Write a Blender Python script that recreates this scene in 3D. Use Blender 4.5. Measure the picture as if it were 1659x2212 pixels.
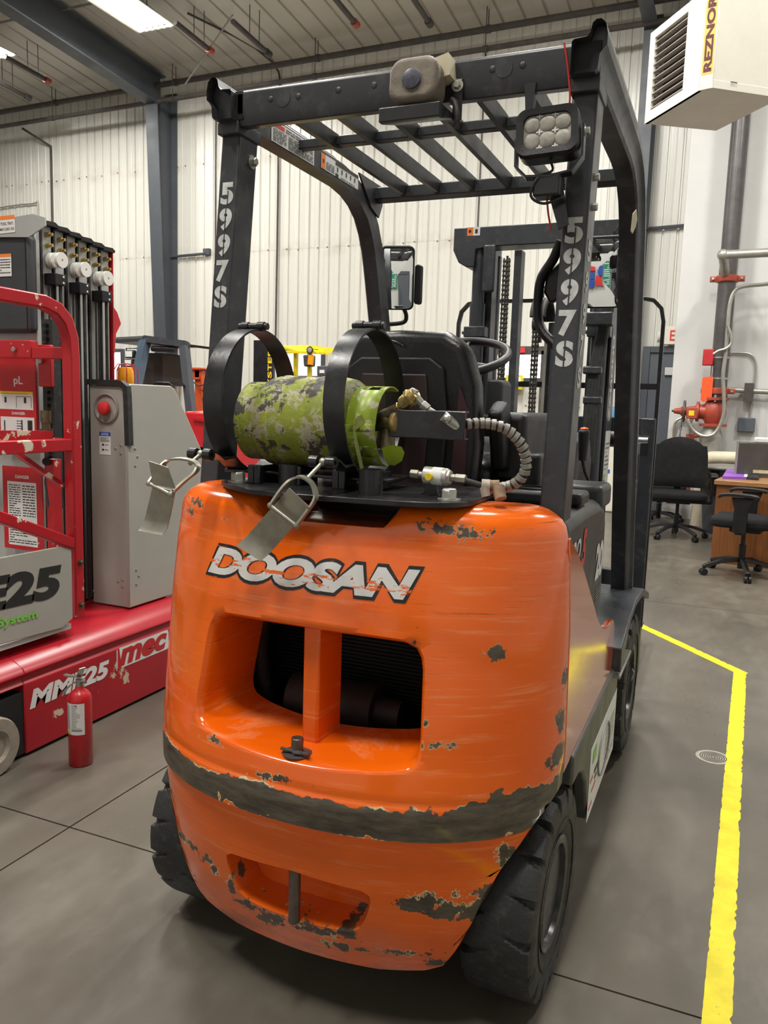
import bpy, bmesh, math, random
from mathutils import Vector, Matrix, Euler
random.seed(7)
PI = math.pi
for o in list(bpy.data.objects): bpy.data.objects.remove(o)
SC = bpy.context.scene
COL = SC.collection
# ---------------------------------------------------------------- camera
yaw, pitch, roll = math.radians(22.9), math.radians(7.65), math.radians(-1.82)
CAM = Vector((0.757, -1.366, 1.311))
F = Vector((-math.sin(yaw)*math.cos(pitch), math.cos(yaw)*math.cos(pitch), -math.sin(pitch)))
rt = Vector((math.cos(yaw), math.sin(yaw), 0)); up = rt.cross(F)
R = rt*math.cos(roll) - up*math.sin(roll); U = rt*math.sin(roll) + up*math.cos(roll)
cd = bpy.data.cameras.new('camera'); cam = bpy.data.objects.new('camera', cd); COL.objects.link(cam)
cam.matrix_world = Matrix(((R.x, U.x, -F.x, CAM.x), (R.y, U.y, -F.y, CAM.y), (R.z, U.z, -F.z, CAM.z), (0, 0, 0, 1)))
cd.sensor_fit = 'VERTICAL'; cd.sensor_height = 32; cd.lens = 1736/2212*32; cd.clip_start = .02
SC.camera = cam
# ---------------------------------------------------------------- world, exposure
w = bpy.data.worlds.new('world'); SC.world = w; w.use_nodes = True
w.node_tree.nodes['Background'].inputs[0].default_value = (.75, .82, 1, 1)
w.node_tree.nodes['Background'].inputs[1].default_value = .3
SC.view_settings.view_transform = 'Standard'; SC.view_settings.look = 'None'
SC.view_settings.exposure = 0.06; SC.view_settings.gamma = 1; SC.view_settings.use_curve_mapping = False
# ---------------------------------------------------------------- large area lights (the tubes of the bay fixtures)
FIX = [(-7.02, 7.75, 6.38), (-9.95, 7.75, 6.38), (-3.2, 2.6, 6.8), (.4, 2.6, 6.8), (-7.0, 2.6, 6.8),
       (-3.2, -1.6, 7.1), (.4, -1.6, 7.1), (2.6, 5.6, 6.55), (-1.2, 6.0, 6.55)]
for i, (x, y, z) in enumerate(FIX):
    l = bpy.data.lights.new('bay_light', 'AREA'); l.shape = 'RECTANGLE'; l.size = .5; l.size_y = 1.15
    l.energy = 215; l.color = (1, .975, .925)
    if i in (0, 1): l.energy = 150
    o = bpy.data.objects.new('bay_light', l); COL.objects.link(o); o.location = (x, y, z-.09)
# ---------------------------------------------------------------- node materials
class NT:
    def __init__(s, name):
        s.m = bpy.data.materials.new(name); s.m.use_nodes = True; s.t = s.m.node_tree; s.n = s.t.nodes; s.l = s.t.links
        s.b = s.n['Principled BSDF']; s.g = s.n.new('ShaderNodeNewGeometry'); s.tc = s.n.new('ShaderNodeTexCoord')
        s.P = s.tc.outputs['Object']
    def put(s, sock, v):
        if hasattr(v, 'is_linked') or hasattr(v, 'links'): s.l.new(v, sock)
        else: sock.default_value = v
    def math(s, op, a, b=None, c=None, clamp=False):
        n = s.n.new('ShaderNodeMath'); n.operation = op; n.use_clamp = clamp; s.put(n.inputs[0], a)
        if b is not None: s.put(n.inputs[1], b)
        if c is not None: s.put(n.inputs[2], c)
        return n.outputs[0]
    def vec(s, op, a, b, out=0):
        n = s.n.new('ShaderNodeVectorMath'); n.operation = op; s.put(n.inputs[0], a)
        if b is not None: s.put(n.inputs[1], b)
        return n.outputs[out]
    def noise(s, scale, detail=4, rough=.55, vec=None, sc=None):
        n = s.n.new('ShaderNodeTexNoise'); n.inputs['Scale'].default_value = scale
        n.inputs['Detail'].default_value = detail; n.inputs['Roughness'].default_value = rough
        v = vec or s.P
        if sc: v = s.vec('MULTIPLY', v, sc)
        s.l.new(v, n.inputs['Vector']); return n.outputs['Fac']
    def ramp(s, f, a, b, v0=0., v1=1.):
        n = s.n.new('ShaderNodeMapRange'); n.clamp = True; s.put(n.inputs[0], f)
        n.inputs[1].default_value = a; n.inputs[2].default_value = b; n.inputs[3].default_value = v0; n.inputs[4].default_value = v1
        return n.outputs[0]
    def mix(s, f, a, b):
        n = s.n.new('ShaderNodeMix'); n.data_type = 'RGBA'; s.put(n.inputs[0], f)
        s.put(n.inputs[6], a if hasattr(a, 'links') else (*a, 1)); s.put(n.inputs[7], b if hasattr(b, 'links') else (*b, 1))
        return n.outputs[2]
    def col(s, v): s.put(s.b.inputs['Base Color'], v if hasattr(v, 'links') else (*v, 1))
    def rough(s, v): s.put(s.b.inputs['Roughness'], v)
    def bump(s, h, st=.2, d=.01):
        n = s.n.new('ShaderNodeBump'); n.inputs['Strength'].default_value = st; n.inputs['Distance'].default_value = d
        s.put(n.inputs['Height'], h); s.l.new(n.outputs[0], s.b.inputs['Normal'])
def srgb(r, g, b): return tuple(((c/255)/12.92 if c <= 10 else ((c/255+.055)/1.055)**2.4) for c in (r, g, b))
def pmat(name, c, rough=.5, metal=0., var=.12, sc=6., bump=0., bsc=60., dust=0., coat=0., spec=.5):
    t = NT(name); c2 = tuple(x*(1-var) for x in c); c3 = tuple(min(1, x*(1+var)) for x in c)
    n1 = t.noise(sc, 5, .6); k = t.mix(t.ramp(n1, .3, .7), c2, c3)
    if dust: k = t.mix(t.ramp(t.noise(sc*3.1, 6, .7), .52, .72, 0, dust), k, (.30, .27, .22))
    t.col(k); t.rough(t.ramp(t.noise(sc*1.7, 4, .6), .3, .7, max(0, rough-.07), min(1, rough+.07)))
    t.b.inputs['Metallic'].default_value = metal; t.b.inputs['Coat Weight'].default_value = coat; t.b.inputs['Coat Roughness'].default_value = .12
    t.b.inputs['Specular IOR Level'].default_value = spec
    if bump: t.bump(t.noise(bsc, 4, .6), bump, .004)
    return t.m
def emat(name, c, st):
    t = NT(name); t.col(c); t.b.inputs['Emission Color'].default_value = (*c, 1); t.b.inputs['Emission Strength'].default_value = st
    return t.m
# chipped red paint of the lift
def chipmat(name, base, chip, amount=.66, sc=14., rough=.3):
    t = NT(name); n = t.noise(sc, 6, .65); n2 = t.noise(3.1, 3, .5)
    f = t.ramp(t.math('ADD', n, t.math('MULTIPLY', n2, .25)), amount+.13, amount+.145)
    c = t.mix(t.ramp(t.noise(5), .35, .65), tuple(x*.88 for x in base), base)
    t.col(t.mix(f, c, chip)); t.rough(t.ramp(f, 0, 1, rough, .7)); t.bump(f, -.15, .002); return t.m
Mt = {}
Mt['black'] = pmat('black_paint', (.014, .014, .016), .30, 0, .25, 9, .08, 80, .05)
Mt['guard'] = pmat('guard_paint', (.030, .032, .037), .36, 0, .22, 7, .05, 120, .16)
Mt['frame'] = pmat('frame_paint', (.032, .036, .043), .35, 0, .2, 7, .05, 90, .15)
Mt['plastic'] = pmat('black_plastic', (.008, .008, .009), .40, 0, .2, 10, .2, 400, .02, 0, .4)
Mt['vinyl'] = pmat('seat_vinyl', (.006, .006, .0065), .30, 0, .2, 8, .15, 260, .0, 0, .45)
Mt['hood'] = pmat('hood_plastic', (.030, .032, .032), .42, 0, .1, 5, .1, 200, .04)
Mt['skirt'] = pmat('skirt_paint', (.065, .070, .062), .42, 0, .15, 6, .05, 90, .15)
Mt['rubber'] = pmat('tyre_rubber', (.020, .021, .021), .6, 0, .3, 12, .35, 120, .14)
Mt['rim'] = pmat('rim_paint', (.022, .023, .025), .3, 0, .3, 10, .05, 60, .15)
Mt['steel'] = pmat('zinc_steel', (.50, .50, .45), .36, .85, .2, 20, .12, 90, .12)
Mt['latch'] = pmat('latch_steel', (.36, .35, .29), .42, .75, .25, 16, .15, 70, .2)
Mt['chrome'] = pmat('polished_rod', (.75, .75, .75), .12, 1, .05)
Mt['brass'] = pmat('brass', (.55, .40, .16), .33, .9, .3, 40, .1, 90, .15)
Mt['dbrass'] = pmat('tarnished_brass', (.16, .13, .08), .42, .8, .35, 50, .2, 90, .15)
Mt['orange'] = pmat('orange_paint', (.80, .115, .008), .2, 0, .05, 4, 0, 1, .0, .5)
Mt['panel'] = pmat('side_panel_orange', (.74, .11, .02), .10, 0, .04, 3, 0, 1, 0, 1.0, .8)
Mt['red'] = chipmat('red_paint', (.46, .014, .022), (.62, .55, .42), .615, 16)
Mt['redc'] = pmat('red_clean', (.48, .014, .02), .3, 0, .1, 5, 0, 1, .06)
Mt['redbase'] = chipmat('red_base_paint', (.40, .010, .020), (.55, .46, .32), .66, 7)
Mt['grey'] = pmat('warm_grey_paint', (.36, .355, .315), .42, 0, .05, 3, .03, 200, .05)
Mt['alu'] = pmat('anodised_aluminium', (.44, .45, .43), .42, .25, .08, 4, .05, 120, .08)
Mt['white'] = pmat('white_print', (.72, .72, .70), .45, 0, .04)
Mt['stencil'] = pmat('stencil_paint', (.55, .56, .54), .6, 0, .22, 45)
Mt['ink'] = pmat('black_ink', (.02, .02, .02), .5, 0, .05)
Mt['midink'] = pmat('grey_ink', (.22, .22, .21), .5, 0, .05)
Mt['orangeink'] = pmat('orange_label', (.85, .22, .04), .4, 0, .04)
Mt['redink'] = pmat('red_label', (.62, .03, .03), .4, 0, .04)
Mt['yellowink'] = pmat('yellow_label', (.80, .60, .02), .4, 0, .04)
Mt['blueink'] = pmat('blue_label', (.02, .07, .35), .4, 0, .04)
Mt['greenink'] = pmat('green_label', (.20, .55, .08), .4, 0, .04)
Mt['nylon'] = pmat('white_nylon', (.72, .71, .66), .5, 0, .05)
Mt['column'] = pmat('column_paint', (.064, .072, .085), .5, 0, .08, 2, .03, 60, .05)
Mt['trimwhite'] = pmat('heater_enamel', (.70, .67, .58), .38, 0, .05, 3, .02, 60, .06)
Mt['wall'] = pmat('drywall_paint', (.56, .56, .545), .62, 0, .05, 1.2, .04, 40, .02)
Mt['pipe'] = pmat('riser_pipe', (.085, .078, .078), .35, .2, .2, 5, .03, 90, .1)
Mt['galv'] = pmat('galvanised_pipe', (.38, .37, .33), .4, .6, .12, 12, .05, 90, .1)
Mt['ironred'] = pmat('red_iron_paint', (.36, .055, .03), .42, 0, .2, 10, .2, 60, .12)
Mt['rust'] = pmat('sprinkler_pipe_paint', (.060, .050, .046), .55, 0, .3, 8)
Mt['wood'] = None
Mt['fabric'] = pmat('black_fabric', (.010, .010, .011), .85, 0, .2, 9, .4, 900, .02, 0, .25)
Mt['glassblue'] = pmat('water_bottle_blue', (.14, .32, .52), .25, 0, .15)
Mt['door'] = pmat('door_paint', (.085, .095, .115), .5, 0, .06, 2)
Mt['yellow'] = pmat('yellow_machine_paint', (.80, .66, .02), .35, 0, .06, 5)
Mt['hose'] = pmat('hose_guard', (.27, .25, .22), .45, .3, .2, 30, .1, 90, .15)
Mt['lens'] = pmat('lens_glass', (.30, .28, .24), .5, 0, .3, 55)
Mt['mirror'] = pmat('mirror_glass', (.86, .87, .86), .015, 1, .0)
Mt['mirror'].node_tree.nodes['Principled BSDF'].inputs['Roughness'].default_value = .01
for l in list(Mt['mirror'].node_tree.links):
    if l.to_socket.name == 'Roughness': Mt['mirror'].node_tree.links.remove(l)
Mt['tapepaper'] = pmat('masking_tape', (.58, .52, .36), .6, 0, .15, 20)
Mt['cardboard'] = pmat('dirty_hose_wrap', (.26, .17, .11), .8, 0, .4, 40, .4, 90, .3)
Mt['redwire'] = pmat('red_wire', (.55, .03, .02), .4)
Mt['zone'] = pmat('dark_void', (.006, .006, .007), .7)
Mt['olight'] = pmat('orange_cap', (.85, .13, .02), .35)
Mt['amber'] = pmat('amber_lens', (.85, .35, .01), .2, 0, .1, 30)
Mt['day'] = emat('daylight_pane', (1, .99, .97), 2.2)
Mt['tube'] = emat('lit_tube', (1, .98, .9), 16.0)
Mt['purple'] = pmat('purple_cover', (.28, .10, .52), .4)
Mt['bag'] = pmat('bin_bag', (.010, .010, .011), .25, 0, .2, 12, 1.0, 22)
Mt['insul'] = pmat('pipe_insulation', (.60, .53, .40), .6, 0, .12, 6, .3, 30, .1)
# ---------------------------------------------------------------- mesh builder
def V(*a): return Vector(a)
class M:
    def __init__(s): s.v = []; s.f = []
    def add(s, vs, fs):
        k = len(s.v); s.v += [tuple(v) for v in vs]; s.f += [tuple(i+k for i in f) for f in fs]; return s
    def bx(s, x0, x1, y0, y1, z0, z1, mat=None):
        vs = [Vector((x, y, z)) for x in (x0, x1) for y in (y0, y1) for z in (z0, z1)]
        if mat is not None: vs = [mat @ v for v in vs]
        return s.add(vs, [(0, 1, 3, 2), (4, 6, 7, 5), (0, 4, 5, 1), (2, 3, 7, 6), (0, 2, 6, 4), (1, 5, 7, 3)])
    def cb(s, c, d, rot=(0, 0, 0)):
        m = Matrix.Translation(c) @ Euler(rot).to_matrix().to_4x4()
        return s.bx(-d[0]/2, d[0]/2, -d[1]/2, d[1]/2, -d[2]/2, d[2]/2, m)
    def cyl(s, p, q, r, r2=None, n=16, caps=True):
        p, q = Vector(p), Vector(q); r2 = r if r2 is None else r2; a = (q-p).normalized()
        e = a.orthogonal().normalized(); g = a.cross(e); vs = []
        for c, rr in ((p, r), (q, r2)):
            vs += [c + (e*math.cos(2*PI*i/n) + g*math.sin(2*PI*i/n))*rr for i in range(n)]
        fs = [(i, (i+1) % n, n+(i+1) % n, n+i) for i in range(n)]
        if caps: fs += [tuple(range(n))[::-1], tuple(range(n, 2*n))]
        return s.add(vs, fs)
    def lathe(s, o, axis, prof, n=24, closed=False):   # prof: (radius, height) pairs along axis
        o, a = Vector(o), Vector(axis).normalized(); e = a.orthogonal().normalized(); g = a.cross(e); vs = []; fs = []
        m = len(prof)
        for r, h in prof:
            vs += [o + a*h + (e*math.cos(2*PI*i/n) + g*math.sin(2*PI*i/n))*max(r, 1e-5) for i in range(n)]
        for j in range(m if closed else m-1):
            k = (j+1) % m
            fs += [(j*n+i, j*n+(i+1) % n, k*n+(i+1) % n, k*n+i) for i in range(n)]
        if not closed: fs += [tuple(range(n))[::-1], tuple(range((m-1)*n, m*n))]
        return s.add(vs, fs)
    def tube(s, pts, r, n=10, closed=False, rad=None):
        prof = [(math.cos(2*PI*i/n), math.sin(2*PI*i/n)) for i in range(n)]
        return s.sweep(pts, [(x*r, y*r) for x, y in prof], closed=closed)
    def sweep(s, pts, prof, up=None, closed=False, caps=True):
        pts = [Vector(p) for p in pts]; n = len(prof); N = len(pts); vs = []; fs = []
        t0 = (pts[1]-pts[0]).normalized(); e = (Vector(up) - t0*Vector(up).dot(t0)).normalized() if up else t0.orthogonal().normalized()
        for i, p in enumerate(pts):
            a = pts[i]-pts[i-1] if i or closed else pts[1]-pts[0]
            b = pts[(i+1) % N]-pts[i] if i < N-1 or closed else a
            t = (a.normalized()+b.normalized()).normalized()
            if up: e = (Vector(up) - t*Vector(up).dot(t)).normalized()
            else: e = (e - t*e.dot(t)).normalized()
            g = t.cross(e); k = 1/max(.5, math.sqrt(max(0, (1+a.normalized().dot(b.normalized()))/2)))
            if not up: k = 1
            vs += [p + e*x + g*y*(k if up else 1) for x, y in prof]
        for j in range(N if closed else N-1):
            k = (j+1) % N
            fs += [(j*n+i, j*n+(i+1) % n, k*n+(i+1) % n, k*n+i) for i in range(n)]
        if caps and not closed: fs += [tuple(range(n))[::-1], tuple(range((N-1)*n, N*n))]
        return s.add(vs, fs)
    def prism(s, poly, ax, a, b):      # poly in the two other axes, extruded along ax from a to b
        def mk(p, c): return {'x': (c, p[0], p[1]), 'y': (p[0], c, p[1]), 'z': (p[0], p[1], c)}[ax]
        n = len(poly)
        return s.add([mk(p, a) for p in poly]+[mk(p, b) for p in poly],
                     [tuple(range(n))[::-1], tuple(range(n, 2*n))]+[(i, (i+1) % n, n+(i+1) % n, n+i) for i in range(n)])
    def prismf(s, poly, fr, a, b):     # poly (u,v) in frame fr=(O,u,v,n)
        O, u, v, n_ = [Vector(q) for q in fr]; n = len(poly)
        return s.add([O+u*p[0]+v*p[1]+n_*a for p in poly]+[O+u*p[0]+v*p[1]+n_*b for p in poly],
                     [tuple(range(n))[::-1], tuple(range(n, 2*n))]+[(i, (i+1) % n, n+(i+1) % n, n+i) for i in range(n)])
    def ball(s, c, r, sx=1, sy=1, sz=1, n=16):
        m = n//2; vs = [(c[0], c[1], c[2]+r*sz)]; fs = []
        for j in range(1, m):
            th = PI*j/m
            vs += [(c[0]+r*sx*math.sin(th)*math.cos(2*PI*i/n), c[1]+r*sy*math.sin(th)*math.sin(2*PI*i/n), c[2]+r*sz*math.cos(th)) for i in range(n)]
        vs.append((c[0], c[1], c[2]-r*sz)); L = len(vs)-1
        for i in range(n):
            fs.append((0, 1+i, 1+(i+1) % n)); fs.append((L, L-n+(i+1) % n, L-n+i))
            for j in range(m-2): fs.append((1+j*n+i, 1+(j+1)*n+i, 1+(j+1)*n+(i+1) % n, 1+j*n+(i+1) % n))
        return s.add(vs, fs)
    def build(s, name, mat, parent=None, bev=0., seg=2, smooth=35, kind=None, label=None, sub=0, weld=False, mats=None):
        me = bpy.data.meshes.new(name); me.from_pydata(s.v, [], s.f)
        bm = bmesh.new(); bm.from_mesh(me)
        if weld: bmesh.ops.remove_doubles(bm, verts=bm.verts, dist=1e-4)
        bmesh.ops.recalc_face_normals(bm, faces=bm.faces); bm.to_mesh(me); bm.free()
        me.materials.append(Mt[mat] if isinstance(mat, str) else mat)
        me.polygons.foreach_set('use_smooth', [True]*len(me.polygons))
        if smooth < 180: me.set_sharp_from_angle(angle=math.radians(smooth))
        o = bpy.data.objects.new(name, me); COL.objects.link(o)
        if parent is not None:
            o.parent = parent
            if parent.type == 'EMPTY': o.matrix_parent_inverse = Matrix.Translation(-parent.location)
        if bev:
            b = o.modifiers.new('bevel', 'BEVEL'); b.width = bev; b.segments = seg; b.limit_method = 'ANGLE'; b.angle_limit = math.radians(40)
            b.harden_normals = False
        if sub: d = o.modifiers.new('sub', 'SUBSURF'); d.levels = sub; d.render_levels = sub
        if kind: o['kind'] = kind
        if label: o['label'] = label
        return o
def thing(name, label, cat, loc=(0, 0, 0), group=None):
    o = bpy.data.objects.new(name, None); COL.objects.link(o); o.location = loc; o.empty_display_size = .1
    o['label'] = label; o['category'] = cat
    if group: o['group'] = group
    return o
def tag(o, label, cat, group=None):
    o['label'] = label; o['category'] = cat
    if group: o['group'] = group
    return o
def dup(root, loc, rz=0, label=None, group=None):
    def cp(o, p):
        c = o.copy(); COL.objects.link(c); c.parent = p
        for ch in [q for q in o.children]: cp(ch, c)
        return c
    r = root.copy(); COL.objects.link(r); r.location = loc; r.rotation_euler = (0, 0, rz)
    for ch in list(root.children): cp(ch, r)
    if label: r['label'] = label
    if group: r['group'] = group
    return r
# text as flat mesh data (built-in font)
def text_data(txt, bold=0., shear=0., space=1.0):
    cu = bpy.data.curves.new('t', 'FONT'); cu.body = txt; cu.size = 1; cu.offset = bold; cu.shear = shear; cu.space_character = space
    cu.resolution_u = 5; ob = bpy.data.objects.new('t', cu); COL.objects.link(ob)
    dg = bpy.context.evaluated_depsgraph_get(); dg.update(); me = ob.evaluated_get(dg).to_mesh()
    vs = [(v.co.x, v.co.y) for v in me.vertices]; fs = [tuple(p.vertices) for p in me.polygons]
    bpy.data.objects.remove(ob); bpy.data.curves.remove(cu)
    return vs, fs
def text_fit(txt, w, h, bold=0., shear=0., space=1.0):
    vs, fs = text_data(txt, bold, shear, space)
    x0 = min(v[0] for v in vs); x1 = max(v[0] for v in vs); y0 = min(v[1] for v in vs); y1 = max(v[1] for v in vs)
    return [((v[0]-x0)/(x1-x0)*w, (v[1]-y0)/(y1-y0)*h) for v in vs], fs
def put_text(m, txt, O, u, v, w, h, off=.001, **k):
    O, u, v = Vector(O), Vector(u).normalized(), Vector(v).normalized(); n = u.cross(v)
    vs, fs = text_fit(txt, w, h, **k); m.add([O+u*a+v*b+n*off for a, b in vs], fs); return m
def sticker(parent, O, u, v, w, h, base, items=(), name='sticker', th=.0008, r=.0):
    """flat label: items = (mat, [(x0,y0,x1,y1)...] in 0..1) or (mat, 'text', (x0,y0,x1,y1), kw) ; O lower-left corner seen from its front"""
    O, u, v = Vector(O), Vector(u).normalized(), Vector(v).normalized(); n = u.cross(v)
    st = M().prismf([(0, 0), (w, 0), (w, h), (0, h)], (O, u, v, n), 0, th).build(name, base, parent)
    by = {}
    for it in items:
        m = by.setdefault(it[0], M()); lay = th + .0004 + .0003*list(by).index(it[0])
        if isinstance(it[1], str):
            x0, y0, x1, y1 = it[2]; put_text(m, it[1], O+u*(x0*w)+v*(y0*h), u, v, (x1-x0)*w, (y1-y0)*h, lay, **(it[3] if len(it) > 3 else {'bold': .02}))
        else:
            for x0, y0, x1, y1 in it[1]:
                m.add([O+u*(a*w)+v*(b*h)+n*lay for a, b in ((x0, y0), (x1, y0), (x1, y1), (x0, y1))], [(0, 1, 2, 3)])
    for k, m in by.items(): m.build('print', k, st, smooth=180)
    return st
def lines(x0, x1, y0, y1, n, fill=.45, seed=1):
    rr = random.Random(seed); o = []
    for i in range(n):
        y = y1-(y1-y0)*(i+.3)/n; x = x0
        while x < x1-.01:
            wd = min(x1-x, rr.uniform(.04, .14)); o.append((x, y-(y1-y0)/n*fill, x+wd, y)); x += wd+.018
            if rr.random() < .06: break
    return o
def arc(c, r, a0, a1, n): return [(c[0]+r*math.cos(math.radians(a0+(a1-a0)*i/n)), c[1]+r*math.sin(math.radians(a0+(a1-a0)*i/n))) for i in range(n+1)]
def rrect(x0, y0, x1, y1, r, n=5):
    return arc((x1-r, y1-r), r, 0, 90, n)+arc((x0+r, y1-r), r, 90, 180, n)+arc((x0+r, y0+r), r, 180, 270, n)+arc((x1-r, y0+r), r, 270, 360, n)
def smoothpath(pts, n=6):
    pts = [Vector(p) for p in pts]; o = []
    for i in range(len(pts)-1):
        p0 = pts[max(0, i-1)]; p1 = pts[i]; p2 = pts[i+1]; p3 = pts[min(len(pts)-1, i+2)]
        for k in range(n):
            t = k/n; o.append(.5*((2*p1)+(-p0+p2)*t+(2*p0-5*p1+4*p2-p3)*t*t+(-p0+3*p1-3*p2+p3)*t**3))
    return o+[pts[-1]]
def hexbolt(m, c, axis, r, h, wash=0.):
    c, a = Vector(c), Vector(axis).normalized()
    if wash: m.cyl(c, c+a*.003, wash, n=18); c = c+a*.003
    m.cyl(c, c+a*h*.85, r, n=6); m.cyl(c+a*h*.85, c+a*h, r, r*.85, n=6); return m
def struct(o): o['kind'] = 'structure'; return o
# ================================================================ SETTING
def floor_mat():
    t = NT('sealed_concrete')
    n1 = t.noise(.9, 6, .62); n2 = t.noise(3.2, 6, .7, sc=(1, .45, 1)); n3 = t.noise(38, 4, .7); n4 = t.noise(.35, 3, .5)
    c = t.mix(t.ramp(n1, .32, .68), (.080, .070, .055), (.142, .126, .098))
    c = t.mix(t.ramp(n2, .48, .75, 0, .55), c, (.195, .176, .140))
    c = t.mix(t.ramp(n4, .45, .62, 0, .4), c, (.055, .048, .041))
    c = t.mix(t.ramp(n3, .62, .8, 0, .35), c, (.05, .045, .04))
    t.col(c); t.rough(t.ramp(n2, .3, .7, .24, .46)); t.bump(t.noise(55, 4, .6), .08, .003)
    t.b.inputs['Specular IOR Level'].default_value = .55
    return t.m
Mt['floor'] = floor_mat()
fl = struct(M().bx(-16, 6, -6, 11.2, -.2, -.012).build('floor', Mt['floor']))
XJ = [-16, -9.1, -5.05, -.995, 3.06, 6]; YJ = [-6, -3.67, .392, 4.45, 8.5, 11.2]; g = .003
for i in range(5):
    for j in range(5):
        M().bx(XJ[i]+g, XJ[i+1]-g, YJ[j]+g, YJ[j+1]-g, -.012, 0).build('concrete_slab', Mt['floor'], fl)
# ---- corrugated liner wall, built of sheets
def panel_mat(name, base, k=1):
    t = NT(name)
    s = t.n.new('ShaderNodeSeparateXYZ'); t.l.new(t.P, s.inputs[0])
    n = t.noise(1.1, 4, .6, sc=(9, 1, .25)); c = t.mix(t.ramp(n, .3, .7), tuple(x*.93 for x in base), base)
    n2 = t.noise(2.2, 5, .65, sc=(1, 1, .5)); c = t.mix(t.ramp(n2, .6, .8, 0, .22), c, (.42, .36, .27))
    for zz in (1.35, 3.70, 5.15):       # rust haze along the screw rows
        d = t.math('ABSOLUTE', t.math('SUBTRACT', s.outputs[2], zz))
        c = t.mix(t.math('MULTIPLY', t.ramp(d, .0, .16, .4, 0), t.ramp(t.noise(4, 3), .42, .62)), c, (.40, .33, .25))
    t.col(c); t.rough(t.ramp(n, .3, .7, .27, .36)); t.bump(t.noise(2.2, 3, .5, sc=(8, 1, .6)), .5, .006); return t.m
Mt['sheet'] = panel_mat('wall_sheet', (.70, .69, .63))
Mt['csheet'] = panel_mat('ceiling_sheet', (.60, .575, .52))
AW = math.radians(1.7); WU = Vector((math.cos(AW), -math.sin(AW), 0)); WN = Vector((-math.sin(AW), -math.cos(AW), 0)); W0 = Vector((.2966, 9.991, 0))
def wp(u, d, z): return W0+WU*u+WN*d+Vector((0, 0, z))     # u along the wall, d out of it towards the hall
wl = struct(M().add([wp(-17, -.05, -.1), wp(6, -.05, -.1), wp(6, -.05, 7.2), wp(-17, -.05, 7.2)], [(0, 1, 2, 3)]).build('wall_back', 'sheet'))
PW = .915; sheet_me = {}
def sheet_profile(W, rib=.183, depth=.021, gw=.034):
    pr = []; n = round(W/rib)
    for i in range(n):
        x = i*rib
        pr += [(x+.001, 0), (x+.062, 0), (x+.067, .004), (x+.074, .004), (x+.079, 0), (x+rib-gw, 0), (x+rib-gw+.007, -depth), (x+rib-.008, -depth), (x+rib-.002, 0)]
    return pr
def wall_sheet(u, z0, z1):
    key = (z0, z1)
    if key not in sheet_me:
        pr = sheet_profile(PW); m = M(); n = len(pr)
        vs = [(x, -d, z0) for x, d in pr]+[(x, -d, z1) for x, d in pr]; m.add(vs, [(i, i+1, n+i+1, n+i) for i in range(n-1)])
        o = m.build('wall_sheet', 'sheet', wl, smooth=20); sheet_me[key] = o
    else:
        o = sheet_me[key].copy(); COL.objects.link(o)
    o.parent = wl; o.matrix_parent_inverse = Matrix(); p = wp(u, .0, 0); o.location = p; o.rotation_euler = (0, 0, -AW)
OPEN = [(-6.62, -5.9), (-2.72, -1.7)]
u = -16.8
while u < 5.5:
    wall_sheet(u, 0, 3.70); wall_sheet(u, 3.702, 6.75); u += PW
# screws rows
sm = M(); rr = random.Random(3); u = -14
for z in (1.35, 3.70, 5.15):
    u = -13
    while u < 1:
        sm.cb(wp(u+rr.uniform(-.02, .02), .006, z+rr.uniform(-.012, .012)), (.018, .008, .018)); u += .183*rr.choice((1, 1, 2))
sm.build('screw_row', pmat('screw_heads', (.2, .16, .12), .5, .4), wl, kind='stuff')
# other walls of the hall (behind and beside the photographer; one is seen in the mirror)
def plain_wall(name, p, q, h=8.2, mat='wall'):
    p, q = Vector(p), Vector(q); d = (q-p).normalized(); n = d.cross(Vector((0, 0, 1)))*.1
    return struct(M().add([p, q, q+V(0, 0, h), p+V(0, 0, h), p+n, q+n, q+n+V(0, 0, h), p+n+V(0, 0, h)],
                  [(0, 1, 2, 3), (4, 5, 6, 7), (0, 4, 7, 3), (1, 5, 6, 2), (3, 2, 6, 7), (0, 1, 5, 4)]).build(name, mat))
plain_wall('wall_left', (-16, 11, 0), (-16, -6, 0)); plain_wall('wall_front', (-16, -5.8, 0), (6, -5.8, 0)); plain_wall('wall_right', (5.8, -6, 0), (5.8, 11, 0))
# smooth white room corner on the right
sw = struct(M().bx(.062, 6, 9.3, 9.96, 0, 6.9).build('wall_corner', 'wall', bev=.004))
struct(M().bx(1.15, 1.165, 9.292, 9.3, 0, 6.8).build('trim_1', 'wall'))
# ---- ceiling: sloping sheets
def cz(y): return 6.5+(10.2-y)*.083
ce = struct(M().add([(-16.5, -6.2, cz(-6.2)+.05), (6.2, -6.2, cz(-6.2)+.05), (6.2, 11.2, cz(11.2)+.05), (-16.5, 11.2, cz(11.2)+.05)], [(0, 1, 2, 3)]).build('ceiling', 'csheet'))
pr = []
for i in range(3):
    x = i*.305; pr += [(x, 0), (x+.255, 0), (x+.262, .03), (x+.290, .03), (x+.297, 0)]
pr.append((.915, 0)); n = len(pr)
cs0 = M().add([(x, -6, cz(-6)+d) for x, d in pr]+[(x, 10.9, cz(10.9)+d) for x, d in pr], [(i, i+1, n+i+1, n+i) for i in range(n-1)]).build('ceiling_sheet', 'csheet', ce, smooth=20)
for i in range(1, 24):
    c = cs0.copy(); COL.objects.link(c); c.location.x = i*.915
for c in [o for o in COL.objects if o.name.startswith('ceiling_sheet')]: c.location.x -= 15.9
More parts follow.
